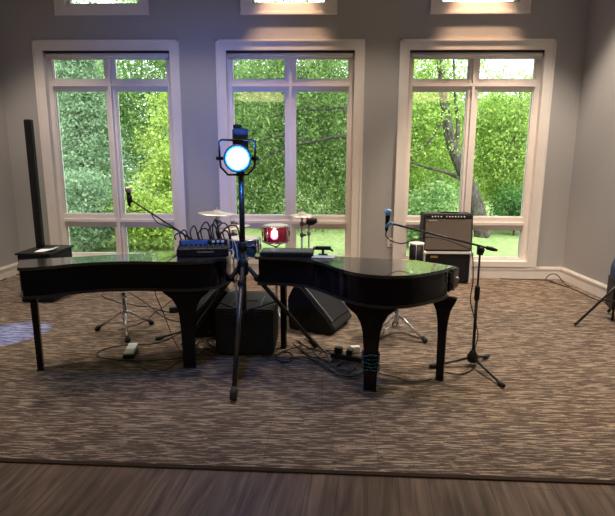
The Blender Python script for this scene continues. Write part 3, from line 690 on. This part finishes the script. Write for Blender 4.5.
# ------------------------------------------------------------------ drums behind
def drum(label, c, r, h, shell, stand_h, light=False):
    c = Vector(c); t = thing('snare_drum', label, 'drum', (c.x, c.y, 0), 'drums between the pianos')
    m = Matrix.Translation(c)
    bm = new(); lathe(bm, [(r, 0), (r, h)], 28, m); obj('shell', bm, shell, t)
    bm = new(); lathe(bm, [(r*.5, h+.004), (r*.96, h+.004), (r*.97, h+.001)], 28, m); obj('drumhead', bm, M_head, t)
    for z in (0, h-.012):
        bm = new()
        pts = [c+Vector(((r+.004)*math.cos(2*PI*k/28), (r+.004)*math.sin(2*PI*k/28), z+.006)) for k in range(29)]
        tube(bm, pts, .007, 6, False); obj('hoop', bm, M_chrome, t)
    for k in range(8):
        a = k*PI/4+.2; bm = new(); v = c+Vector(((r+.010)*math.cos(a), (r+.010)*math.sin(a), 0)); tube(bm, [v, v+Vector((0, 0, h))], .004, 6); box(bm, v+Vector((0, 0, h/2)), (.016, .016, .05), a, .003); obj('lug', bm, M_chrome, t)
    bm = new(); tube(bm, [Vector((c.x, c.y, .12)), Vector((c.x, c.y, c.z-.04))], .011, 10); obj('stand_post', bm, M_chrome, t)
    for k in range(3):
        a = k*2*PI/3+.9; d = Vector((math.cos(a), math.sin(a), 0))
        bm = new(); tube(bm, [Vector((c.x, c.y, .2)), Vector((c.x, c.y, 0))+d*.22+Vector((0, 0, .018))], .008, 8); obj('stand_leg', bm, M_chrome, t)
        bm = new(); tube(bm, [Vector((c.x, c.y, c.z-.05)), c+d*r*.9+Vector((0, 0, -.012)), c+d*(r+.012)+Vector((0, 0, .02))], .006, 6); obj('basket_arm', bm, M_chrome, t)
    return t
q = at(244, 241, 4.75); drum('drum coloured with blue lamp flare on a chrome stand behind the lamp stand', (q.x, 4.75, .66), .145, .175, M_blueflare, .66)
q = at(276, 238, 4.75); rd = drum('red sparkle drum with chrome lugs and a painted glint', (q.x, 4.75, .80), .115, .155, M_red, .8)
rl = Vector((q.x-.003, 4.75-.128, .875))
t = thing('drum_glint', 'small bright painted glint on the red drum', 'glint', rl)  # bright reflection on the drum, built as small glowing parts
bm = new(); lathe(bm, [(.034, -.008), (.034, .004), (.015, .006)], 20, Matrix.Translation(rl) @ Matrix.Rotation(PI/2, 4, 'X')); obj('rim', bm, M_redglint, t)
bm = new(); sph(bm, rl+Vector((0, -.008, .02)), .026, (1, .5, 1.5)); obj('glint_core', bm, M_whiteglint, t)
def cymbal(label, c, r, tilt, base_r=.25, az=0):
    c = Vector(c); t = thing('cymbal_stand', label, 'cymbal', (c.x, c.y, 0), 'cymbals behind the pianos')
    m = Matrix.Translation(c) @ rot_z(az) @ Matrix.Rotation(tilt, 4, 'Y')
    bm = new(); lathe(bm, [(.01, .026), (.03, .024), (.045, .008), (r*.6, .0), (r, -.012), (r, -.014), (r*.6, -.003), (.04, .004), (.01, .02)], 36, m); obj('cymbal', bm, M_cym, t)
    bm = new(); tube(bm, [c+Vector((0, 0, -.03)), c+Vector((0, 0, .05))], .006, 8); lathe(bm, [(.016, -.03), (.018, -.015), (.008, -.005)], 10, Matrix.Translation(c)); obj('felt_and_rod', bm, M_steel, t)
    bm = new(); box(bm, c+Vector((0, 0, .046)), (.045, .01, .018), 0, .004); obj('wing_nut', bm, M_chrome, t)
    bm = new(); tube(bm, [Vector((c.x, c.y, .1)), c+Vector((0, 0, -.02))], .010, 10); obj('stand_tube', bm, M_chrome, t)
    for z in (.35, .62, .82, .93):
        bm = new(); lathe(bm, [(.012, z-.02), (.021, z-.015), (.021, z+.015), (.012, z+.02)], 12, Matrix.Translation((c.x, c.y, 0))); box(bm, (c.x+.02, c.y, z), (.05, .012, .02), 0, .004); obj('clamp', bm, M_dsteel, t)
    for k in range(3):
        a = k*2*PI/3+.5+az; d = Vector((math.cos(a), math.sin(a), 0)); bm = new(); tube(bm, [Vector((c.x, c.y, .3)), Vector((c.x, c.y, .02))+d*base_r], .008, 8); obj('leg', bm, M_chrome, t)
    return t
cymbal('cymbal on a stand above the mixing-desk cable loops', at(217, 212.5, 5.15), .19, math.radians(3), .2)
cymbal('tilted cymbal beside the pole of the stage lamp', at(233, 226.5, 5.05), .17, math.radians(-8), .16)
cymbal('thin cymbal edge-on between the red drum and black drum mic', at(302, 214.5, 5.05), .15, 0, .2)
# drum mic on short stand
q = at(310, 222, 4.9)
t = thing('drum_microphone', 'black drum microphone with a red tip on a thin stand', 'microphone', (q.x, 4.9, 0))
bm = new(); tube(bm, [(q.x-.01, 4.9, .03), (q.x-.01, 4.9, q.z-.02)], .009, 10); obj('stand_tube', bm, M_chrome, t)
bm = new(); lathe(bm, [(.11, .006), (.11, .02), (.02, .035)], 24, Matrix.Translation((q.x-.01, 4.9, 0))); obj('round_base', bm, M_black, t)
bm = new(); tube(bm, [(q.x-.03, 4.9, q.z-.005), (q.x-.01, 4.89, q.z), (q.x+.03, 4.88, q.z+.01), (q.x+.065, 4.87, q.z+.02)], [.02, .034, .036, .02], 12); obj('capsule', bm, M_black, t)
bm = new(); sph(bm, (q.x-.022, 4.88, q.z+.032), .014); obj('red_tip', bm, M_red, t)
bm = new(); lathe(bm, [(.012, 0), (.018, .005), (.018, .04), (.012, .045)], 12, Matrix.Translation((q.x-.01, 4.9, q.z-.13))); obj('clutch', bm, M_steel, t)

# ------------------------------------------------------------------ amp, case, round drum
a0_, a1_ = at(424, 281, 6.4), at(472, 281, 6.4)
x0, x1 = 1.25, 1.845
t = thing('road_case', 'black case with pale metal edging under the amplifier', 'case', ((x0+x1)/2, 6.55, 0))
bm = new(); box2(bm, (x0+.012, 6.41, .03), (x1-.012, 6.70, .40)); obj('body', bm, M_black, t)
bm = new()
e = .011
for zz in (.405,):
    box2(bm, (x0, 6.395, zz-.015), (x1, 6.415, zz+.015), .004); box2(bm, (x0, 6.69, zz-.015), (x1, 6.71, zz+.015), .004)
    box2(bm, (x0, 6.41, zz-.015), (x0+.025, 6.7, zz+.015)); box2(bm, (x1-.025, 6.41, zz-.015), (x1, 6.7, zz+.015))
box2(bm, (x0+.02, 6.42, .395), (x1-.02, 6.69, .405))
for xx in (x0, x1-.02):
    for yy in (6.395, 6.69): box2(bm, (xx, yy, .02), (xx+.02, yy+.02, .40), .003)
obj('metal_edging', bm, M_alu, t)
for xx in (x0+.008, x1-.008):
    bm = new(); sph(bm, (xx, 6.405, .40), .030); obj('ball_corner', bm, M_alu, t)
for xx in (x0+.05, x1-.05):
    for yy in (6.45, 6.66): bm = new(); lathe(bm, [(.022, .006), (.024, .031)], 10, Matrix.Translation((xx, yy, 0))); obj('foot', bm, M_rubber, t)
bm = new(); box(bm, (x0+.13, 6.407, .35), (.09, .008, .028), 0, .003); obj('badge', bm, M_gold, t)
t = thing('guitar_amplifier', 'guitar amplifier with brown grille cloth on the metal-edged case', 'amplifier', ((x0+x1)/2, 6.55, .42))
az0 = .4215; ah = .465; ax0, ax1 = 1.236, 1.843
bm = new()
prism(bm, [(6.40, az0), (6.69, az0), (6.69, az0+ah), (6.44, az0+ah)], ax0, ax1, Matrix(((0, 0, 1, 0), (1, 0, 0, 0), (0, 1, 0, 0), (0, 0, 0, 1))))
bmesh.ops.bevel(bm, geom=bm.edges[:], offset=.012, segments=2, affect='EDGES'); obj('cabinet', bm, M_tolex, t)
tilt = Matrix.Translation(((ax0+ax1)/2, 6.418, az0+ah/2)) @ Matrix.Rotation(-math.atan(.04/ah), 4, 'X')
bm = new(); box(bm, (0, -.002, -.022), (ax1-ax0-.045, .008, ah-.085), 0, .003, tilt); obj('grille_cloth', bm, M_gcloth, t)
bm = new(); box(bm, (0, -.003, ah/2-.035), (ax1-ax0-.05, .008, .04), 0, .002, tilt); cp = obj('control_panel', bm, M_black, t)
for k in range(11):
    bm = new(); x = -.20+.036*k + (.03 if k > 3 else 0)
    lathe(bm, [(.009, 0), (.007, .014)], 10, tilt @ Matrix.Translation((x, -.006, ah/2-.033)) @ Matrix.Rotation(PI/2, 4, 'X')); obj('knob', bm, M_white, cp)
bm = new(); box(bm, (-.19, -.008, ah/2-.085), (.10, .004, .018), 0, .002, tilt); obj('nameplate', bm, M_steel, t)
bm = new(); box(bm, ((ax0+ax1)/2+.03, 6.56, az0+ah+.008), (.22, .025, .014), 0, .006); obj('carry_handle', bm, M_rubber, t)
dc = Vector((1.135, 6.27, 0))
t = thing('floor_tom', 'small black floor drum with pale head beside the road case', 'drum', dc)
m = Matrix.Translation(dc)
bm = new(); lathe(bm, [(.088, .20), (.088, .545)], 28, m); obj('shell', bm, M_black, t)
bm = new(); lathe(bm, [(.090, .545), (.090, .550), (.082, .553), (.04, .554)], 28, m); obj('drumhead', bm, M_head, t)
for z_ in (.20, .53):
    bm = new(); lathe(bm, [(.089, z_), (.093, z_+.003), (.093, z_+.015), (.089, z_+.018)], 28, m); obj('hoop', bm, M_chrome, t)
for k in range(6):
    a = k*PI/3+.3; v = dc+Vector((.096*math.cos(a), .096*math.sin(a), 0)); bm = new(); tube(bm, [v+Vector((0, 0, .205)), v+Vector((0, 0, .55))], .004, 6); obj('tension_rod', bm, M_chrome, t)
for k in range(3):
    a = k*2*PI/3+.8; v = dc+Vector((.1*math.cos(a), .1*math.sin(a), 0)); bm = new(); tube(bm, [v+Vector((0, 0, .32)), v+Vector((0, 0, .0075))], .006, 6); obj('leg', bm, M_chrome, t)

# ------------------------------------------------------------------ power strip + floor cables, right
q = fl(347, 360); t = thing('power_strip', 'black power strip on the carpet by the glittered leg', 'power strip', (q.x, q.y, 0))
m = Matrix.Translation((q.x, q.y, .006)) @ rot_z(-.35)
bm = new(); box(bm, (0, 0, .02), (.26, .055, .04), 0, .008, m); obj('body', bm, M_black, t)
bm = new()
for k in range(4): box(bm, (-.09+.055*k, 0, .041), (.03, .03, .004), 0, .001, m)
obj('sockets', bm, M_blackmetal, t)
labs2 = ['black plug-in adapter standing on the power strip', 'black adapter at the far end of the power strip']
for k, (dx, s_) in enumerate(((-.07, (.06, .05, .05)), (.02, (.05, .06, .045)))):
    bm = new(); box(bm, (dx, 0, .043+s_[2]/2), s_, .1*k, .006, m); tag(obj('power_adapter', bm, M_black), labs2[k], 'adapter', 'power adapters')
q = fl(355, 353); bm = new(); box(bm, (q.x, q.y, .034), (.08, .045, .055), .2, .008); tag(obj('power_adapter', bm, M_white), 'white power adapter behind the glittered leg', 'adapter', 'power adapters')
cables = [
 ('cable coiled beside the box loudspeaker foot', [(300, 346), (290, 349), (281, 352), (276, 357), (280, 361), (290, 361), (293, 356), (288, 352), (280, 353), (277, 359), (284, 363), (292, 360)]),
 ('cable from the lamp stand foot to the power strip', [(301, 349), (310, 356), (322, 359), (332, 362), (340, 361)]),
 ('cable bowing below the power strip', [(293, 343), (305, 354), (318, 364), (330, 371), (345, 376), (358, 375), (364, 370)]),
 ('cable running straight into the power strip', [(298, 342), (312, 349), (325, 352), (336, 357)]),
 ('cable crossing under the wedge toward the strip', [(318, 345), (326, 353), (330, 362), (335, 368), (346, 371), (356, 368)]),
 ('cable trailing from the glittered leg along the carpet', [(376, 372), (386, 375), (396, 377), (408, 381), (420, 381), (432, 379)]),
 ('cable between the box loudspeaker and the thick piano leg', [(199, 336), (205, 341), (211, 340), (215, 347), (213, 352), (207, 349)]),
 ('cable snaking behind the second stool', [(377, 340), (385, 336), (394, 333), (404, 333), (416, 337), (424, 339)]),
 ('cable rising toward the second stool from the glittered leg', [(366, 356), (372, 348), (378, 340), (384, 331), (388, 322)]),
 ('small cable coil heaped on the near side of the power strip', [(338, 366), (344, 362), (352, 364), (353, 369), (346, 373), (338, 371), (336, 366), (342, 363), (350, 367), (348, 371), (340, 369)]),
 ('cable winding from the wedge monitor into the power strip', [(305, 338), (313, 345), (321, 349), (330, 352), (334, 357), (329, 362), (322, 360), (319, 354), (327, 350), (338, 352)]),
 ('long cable skirting the power strip on the audience side', [(290, 358), (303, 357), (316, 361), (328, 368), (340, 376), (352, 379), (362, 376)]),
 ('cable wriggling beside the rubber foot of the lamp stand', [(296, 340), (302, 344), (300, 350), (307, 353), (314, 352), (318, 357), (326, 357)]),
 ('cable looping behind the box loudspeaker side nearest the pedal', [(196, 345), (203, 352), (211, 356), (215, 350), (208, 343), (200, 341), (197, 347), (204, 356)]),
]
for i, (lab, pts) in enumerate(cables):
    cable('floor_cable', lab, [fl(x, y, .0115+.0006*i) for x, y in pts], .005, group=FC)
# cables at the far right corner
cable('floor_cable', 'cable lying along the foot of the back wall', [fl(500, 278.6, .0115), fl(520, 279.2, .0115), fl(540, 279.8, .0115), fl(552, 281, .0115), fl(556, 284, .0115)], .006, group=FC)
cable('floor_cable', 'looped cable leaning in the corner by the baseboard', [fl(545, 280.5, .012), at(548, 276, 6.6), at(552, 274, 6.58), at(557, 275, 6.5), fl(563, 281.5, .012), fl(566, 284.5, .012), fl(572, 287, .012)], .006, group=FC)
cable('floor_cable', 'cable running along the wall toward the folding stand', [fl(549, 281.5, .012), fl(556, 283.5, .012), fl(570, 288, .012), fl(582, 293, .012), fl(592, 298, .012), fl(604, 302, .012), fl(618, 308, .012)], .006, group=FC)
cable('floor_cable', 'cable lying at the wall foot behind the column speaker', [fl(-6, 282, .012), fl(4, 279.5, .012), fl(9, 275.5, .012), fl(14, 275, .012), fl(24, 273, .012)], .006, group=FC)

# ------------------------------------------------------------------ folding stand, right edge
f0 = fl(574.5, 327); 
t = thing('folding_stand', 'black folding tripod stand with dark blue cover by the wall', 'stand', (2.85, 4.85, 0))
hubp = Vector((2.90, 4.80, .58))
for f in (Vector((f0.x, f0.y, 0)), Vector((3.05, 4.42, 0)), Vector((2.95, 5.25, 0))):
    d = (Vector((f.x, f.y, .016))-hubp); bm = new(); tube(bm, [hubp, Vector((f.x, f.y, .018))], .012, 8); lg = obj('leg', bm, M_blackmetal, t)
    bm = new(); e_ = Vector((f.x, f.y, .02)); tube(bm, [e_-d.normalized()*.05, e_], [.015, .014], 8); obj('rubber_foot', bm, M_rubber, lg)
bm = new(); tube(bm, [Vector((hubp.x, hubp.y, .2)), Vector((hubp.x, hubp.y, .9))], .014, 10); obj('pole', bm, M_blackmetal, t)
e0 = hubp.lerp(Vector((f0.x, f0.y, .018)), .55)
bm = new(); tube(bm, [Vector((hubp.x, hubp.y, .24)), e0], .008, 8); obj('brace', bm, M_blackmetal, t)
bm = new(); m = Matrix.Translation((2.97, 4.98, .14)) @ rot_z(-.2)
prism(bm, [(-.16, 0), (.22, 0), (.22, .52), (-.12, .52), (-.16, .40)], -.09, .09, m @ Matrix.Rotation(PI/2, 4, 'X')); bmesh.ops.bevel(bm, geom=bm.edges[:], offset=.012, segments=2, affect='EDGES'); obj('cover', bm, M_fabricblue, t)
bm = new(); prism(bm, [(-.166, 0), (.226, 0), (.226, .30), (-.166, .30)], -.096, .096, m @ Matrix.Rotation(PI/2, 4, 'X')); obj('lower_panel', bm, M_black, t)
for q in ((2.85, 4.99), (3.10, 4.95)):
    bm = new(); tube(bm, [(q[0], q[1], .008), (q[0], q[1], .15)], .012, 8); obj('peg', bm, M_blackmetal, t)

# ------------------------------------------------------------------ added glowing shapes behind the viewer mimicking a lit ceiling's reflection in the glass
for i, (x, lab) in enumerate(((-1.75, 'added warm glowing shape reflected in the window behind the stage lamp'), (2.75, 'added warm glowing shape reflected in the window behind the amplifier'))):
    c = Vector((x, -1.0, 3.05)); t = thing('reflected_glow', lab, 'added glow shape', (x, -1.0, CE), 'added glow shapes')
    bm = new(); lathe(bm, [(.62, 0), (.70, .02), (.45, .30), (.42, .31)], 32, Matrix.Translation(c)); obj('glow_shape', bm, M_glowshape, t)
    bm = new(); tube(bm, [c+Vector((0, 0, .3)), Vector((x, -1, CE))], .012, 8); obj('rod', bm, M_blackmetal, t)
    bm = new(); lathe(bm, [(.06, CE-.04), (.07, CE)], 16, Matrix.Translation((x, -1, 0))); obj('canopy', bm, M_blackmetal, t)

# ------------------------------------------------------------------ outdoors
bm = new(); GZ = -.3
prism(bm, [(-40, D+TH), (40, D+TH), (40, 60), (-40, 60)], GZ-.1, GZ)
tag(obj('ground', bm, M_lawn), 'bright green lawn outside the windows', 'lawn', None, 'structure')
def leaves(pts, size, m, name, parent, elong=1.6, droop=0):
    V = []; Fc = []
    rnd = random.random; g = random.gauss
    for q in [p_+Vector((g(0, size), g(0, size), g(0, size))) for p_ in pts for _ in range(4)]:
        a = Vector((g(0, 1), g(0, 1), g(0, .8)-droop)).normalized(); b_ = a.cross(Vector((g(0, 1), g(0, 1), g(0, 1)))).normalized()
        s = size*.46*(.6+.8*rnd()); a = a*s*elong*.5; b_ = b_*s*.5
        i = len(V); V += [q-a, q+b_, q+a, q-b_]; Fc.append((i, i+1, i+2, i+3))
    o_ = parent.location
    me = bpy.data.meshes.new(name); me.from_pydata([v-o_ for v in V], [], Fc); me.materials.append(m)
    o = bpy.data.objects.new(name, me); COL.objects.link(o); o.parent = parent
    return o
def crown_pts(c, rad, n, clusters, spread, drip=0):
    cs = []
    for _ in range(clusters):
        v = Vector((random.gauss(0, 1), random.gauss(0, 1), random.gauss(0, 1))).normalized()*(random.random()**.45)
        cs.append(Vector((c[0]+v.x*rad[0], c[1]+v.y*rad[1], c[2]+v.z*rad[2])))
    out = []
    for _ in range(n):
        k = random.choice(cs); q = k+Vector((random.gauss(0, spread), random.gauss(0, spread), random.gauss(0, spread*.6)))
        if drip: q.z -= drip*random.random()**1.5
        if q.z > GZ+.05: out.append(q)
    return out
def cone_pts(x, y, z0, z1, r, n):
    out = []
    lay = int((z1-z0)/.32)
    for _ in range(n):
        k = random.randrange(lay); f = (k+.5)/lay
        a0 = random.randrange(9)*2*PI/9+k*1.7; rr = r*(1-f*.92)*random.random()**.55; a = a0+random.gauss(0, .18)
        out.append(Vector((x+rr*math.cos(a), y+rr*math.sin(a), z0+f*(z1-z0)-rr*.28+random.gauss(0, .07))))
    return [q for q in out if q.z > GZ+.05]
def tree(label, x, y, trunk, pts, size, m, branches=(), elong=1.6, droop=0, group='trees outside the windows', cat='tree', name='tree', r0=.14, bark=None):
    bark = bark or M_bark
    t = thing(name, label, cat, (x, y, GZ), group)
    bm = new(); tube(bm, spline([Vector(v) for v in trunk], 5), [r0*(1-.75*i/(5*(len(trunk)-1))) for i in range(5*(len(trunk)-1)+1)], 10); obj('trunk', bm, bark, t)
    for br_ in branches:
        r_ = br_[0]; bm = new(); P_ = spline([Vector(v) for v in br_[1]], 5); tube(bm, P_, [r_*(1-.7*i/(len(P_)-1)) for i in range(len(P_))], 8); obj('branch', bm, bark, t)
    leaves(pts, size, m, 'foliage', t, elong, droop)
    return t
def trunkline(x, y, h, lean=0): return [(x, y, GZ), (x+lean*.3, y, GZ+h*.35), (x+lean, y, GZ+h)]
# left window
x, y = -5.6, 12.0; tree('pale bluish-green conifer outside the window near the column speaker', x, y, trunkline(x, y, 6), cone_pts(x, y, -.1, 4.6, 1.75, 9000), .08, L_con, elong=2.2)
x, y = -3.35, 11.6; tree('yellow-green leafy bush behind the silver-headed microphone', x, y, trunkline(x, y, 2), crown_pts((x, y, 1.25), (.9, .7, 1.75), 2600, 46, .17), .10, L_yel, name='bush', cat='bush', r0=.05)
x, y = -4.2, 15.5; tree('tall green tree rising behind the yellow-green bush', x, y, trunkline(x, y, 7), crown_pts((x, y, 3.3), (2.5, 1.6, 3.9), 9000, 110, .34), .12, L_mid)
x, y = -7.6, 15.5; tree('green tree standing behind the pale conifer', x, y, trunkline(x, y, 7), crown_pts((x, y, 3.2), (2.4, 1.6, 3.6), 8000, 110, .32), .12, L_mid)
for x, y, rx, h_, lm, lab in ((-5.9, 10.2, .9, 1.0, L_con, 'low pale shrub under the conifer in the lower left pane'), (-4.75, 10.0, .7, .9, L_con, 'low green shrub between the conifer and the yellow-green bush'), (-3.5, 10.3, .75, .75, L_yel, 'low yellow-green shrub in front of the taller yellow-green bush'),
                          (2.1, 11.0, .6, .75, L_mid, 'low green shrub behind the round black drum')):
    tree(lab, x, y, trunkline(x, y, .6), crown_pts((x, y, GZ+h_*.8), (rx, .45, h_), 2200, 40, .14), .09, lm, group='shrubs below the windows', name='shrub', cat='shrub', r0=.03)
# middle window
x, y = -.6, 12.2
br_ = [(.045, [at(380, 150, y), at(345, 137, y), at(318, 141, y), at(292, 146, y), at(270, 155, y), at(248, 170, y)]),
       (.035, [at(390, 118, y), at(346, 108, y), at(322, 110, y), at(298, 110, y), at(270, 118, y)]), (.026, [at(343, 108, y), at(345, 116, y), at(342, 124, y)]), (.028, [at(305, 145, y), at(290, 135, y), at(262, 140, y), at(240, 142, y)])]
wp = crown_pts((-.6, 12.9, 3.1), (2.0, .7, 2.2), 9500, 120, .17, 1.7)
t_ = tree('drooping green tree with dark branches behind the stage lamp window', 1.15, 12.4, [(1.15, 12.4, GZ), (1.2, 12.4, 1.5), (1.1, 12.4, 3), (.6, 12.4, 6)], wp, .075, L_wil, br_, 2.4, .7, r0=.17, bark=M_dbark)
x, y = -1.9, 15.8; tree('broad green tree behind the drooping tree', x, y, trunkline(x, y, 6), crown_pts((x, y, 2.6), (2.4, 1.5, 3.2), 8000, 90, .34), .12, L_mid)
x, y = 1.0, 16.0; tree('green tree seen beyond the drooping branches', x, y, trunkline(x, y, 6), crown_pts((x, y, 2.2), (2.0, 1.5, 2.9), 8000, 90, .34), .12, L_wil)
# right window : leaning old trunk
y = 12.3
T = [Vector((at(484, 260, y).x, y, GZ)), at(483, 235, y), at(476, 205, y), at(466, 178, y), at(452, 145, y), at(445, 110, y), at(441, 70, y), at(436, 20, y)]
br_ = [(.06, [at(455, 152, y), at(458, 125, y), at(455, 95, y), at(453, 40, y)]), (.05, [at(468, 182, y), at(445, 172, y), at(428, 168, y), at(405, 160, y)]),
       (.04, [at(444, 116, y), at(430, 140, y), at(418, 150, y), at(400, 152, y)]), (.03, [at(440, 178, y), at(425, 192, y), at(405, 198, y)])]
t_ = tree('old leaning tree with bare trunk behind the amplifier', T[0].x, y, T, crown_pts((2.6, 13.2, 3.2), (1.2, .7, 2.5), 3600, 90, .2, .4)+crown_pts((2.4, 11.8, 3.0), (1.0, .3, 1.9), 420, 30, .12, .3), .085, L_lime, br_, 1.8, r0=.22, bark=M_dbark2)
x, y = 2.6, 16.5; tree('green tree glimpsed behind the old leaning trunk', x, y, trunkline(x, y, 5), crown_pts((x, y, 1.6), (1.7, 1.4, 2.3), 7000, 90, .34), .12, L_lime)
x, y = 5.15, 14.2
wp = crown_pts((x, y, 2.3), (1.55, 1.1, 1.6), 9000, 100, .2, 1.0)
t_ = tree('bright lime weeping tree outside the window behind the amplifier', x, y, [(x, y, GZ), (x, y, 1.5), (x-.1, y, 3.4)], wp, .085, L_lime, [(.03, [at(470, 130, y), at(500, 108, y), at(530, 98, y)])], 2.2, .7)
x, y = 4.6, 12.6; tree('dark little shrub on the lawn behind the amplifier', x, y, trunkline(x, y, .7), crown_pts((x, y, .35), (.6, .4, .45), 1500, 30, .12), .08, L_dark, name='bush', cat='bush', r0=.03)
# far row
far = [(-13, 23, 4.5, L_mid, 'far green tree seen past the conifer from its outer side'), (-9.6, 22, 3.8, L_con, 'far bluish tree in the gap behind the conifer'), (-6, 23, 4.2, L_mid, 'far tree between conifer and yellow-green bush'), (-2.4, 22.5, 3.5, L_mid, 'far green tree behind the wall between two windows'),
       (1.2, 23, 3.6, L_lime, 'far light-green tree low behind the drooping branches'), (4.2, 22, 2.7, L_mid, 'far green tree behind the old leaning trunk'), (7.4, 23, 2.9, L_lime, 'far light-green tree behind the lime weeping tree'), (10.8, 23, 3.6, L_mid, 'far green tree beyond the lime weeping tree')]
for x, y, h, lm, lab in far:
    tree(lab, x, y, trunkline(x, y, h*1.2), crown_pts((x, y, h*.62), (2.3, 1.4, h*.85), 5200, 80, .36), .15, lm)

# ------------------------------------------------------------------ light
W = bpy.data.worlds.new('overcast_sky'); S.world = W; W.use_nodes = True
bg = W.node_tree.nodes['Background']; bg.inputs[0].default_value = (.90, .96, 1, 1); bg.inputs[1].default_value = 4.6
def light(name, kind, loc, energy, col, **k):
    l = bpy.data.lights.new(name, kind); l.energy = energy; l.color = col
    for a, v in k.items(): setattr(l, a, v)
    o = bpy.data.objects.new(name, l); COL.objects.link(o); o.location = loc; return o
def aim(o, tgt): o.rotation_euler = (Vector(tgt)-o.location).to_track_quat('-Z', 'Y').to_euler()
for x, y, e_ in ((-3.25, 5.4, 330), (-1.6, 5.5, 150), (.65, 5.5, 210), (2.3, 5.4, 640), (-3.3, 4.0, 180), (-.6, 4.0, 120), (2.7, 4.0, 420), (-2.2, .2, 15), (.2, .2, 15), (2.4, .2, 25), (-2.2, -2.4, 70), (1.6, -2.4, 70)):
    o = light('ceiling_downlight', 'SPOT', (x, y, CE-.03), e_, (1, .83, .66), spot_size=math.radians(80), spot_blend=.45, shadow_soft_size=.09); aim(o, (x, y, 0))
o = light('overcast_sun', 'SUN', (0, 0, 20), 4.5, (1, .97, .9), angle=math.radians(14)); aim(o, (-3, 12, 3))
# downlights washing the wall above the middle and right windows
for x, e_ in ((-.45, 330), (1.85, 430)):
    o = light('wall_downlight', 'SPOT', (x, 6.42, CE-.05), e_, (1, .62, .38), spot_size=math.radians(46), spot_blend=.7, shadow_soft_size=.05); aim(o, (x, 6.60, 2.6))
# stage lamp's own beam, then lights added for its blue glow
o = light('stage_lamp_beam', 'SPOT', LP+dirn*.05, 9, (.12, .35, 1), spot_size=math.radians(110), spot_blend=.8, shadow_soft_size=.06); aim(o, LP+dirn*2+Vector((0, 0, -.6)))
o = light('added_wall_tint', 'SPOT', UP+Vector((0, .10, .02)), 160, (.10, .25, 1), spot_size=math.radians(75), spot_blend=1, shadow_soft_size=.04); aim(o, (-1.45, D, 1.9))  # added lamp, tints the wall with the blue glow
# coloured stage beam falling on the carpet
o = light('carpet_beam', 'SPOT', (-3.9, 3.2, 1.9), 800, (.14, .33, 1), spot_size=math.radians(15), spot_blend=.2, shadow_soft_size=.02); aim(o, fl(0, 336))
light('added_lamp_glow', 'POINT', LP+dirn*.14, 20, (.04, .25, 1), shadow_soft_size=.02)  # added point light tinting the lamp head and pole blue
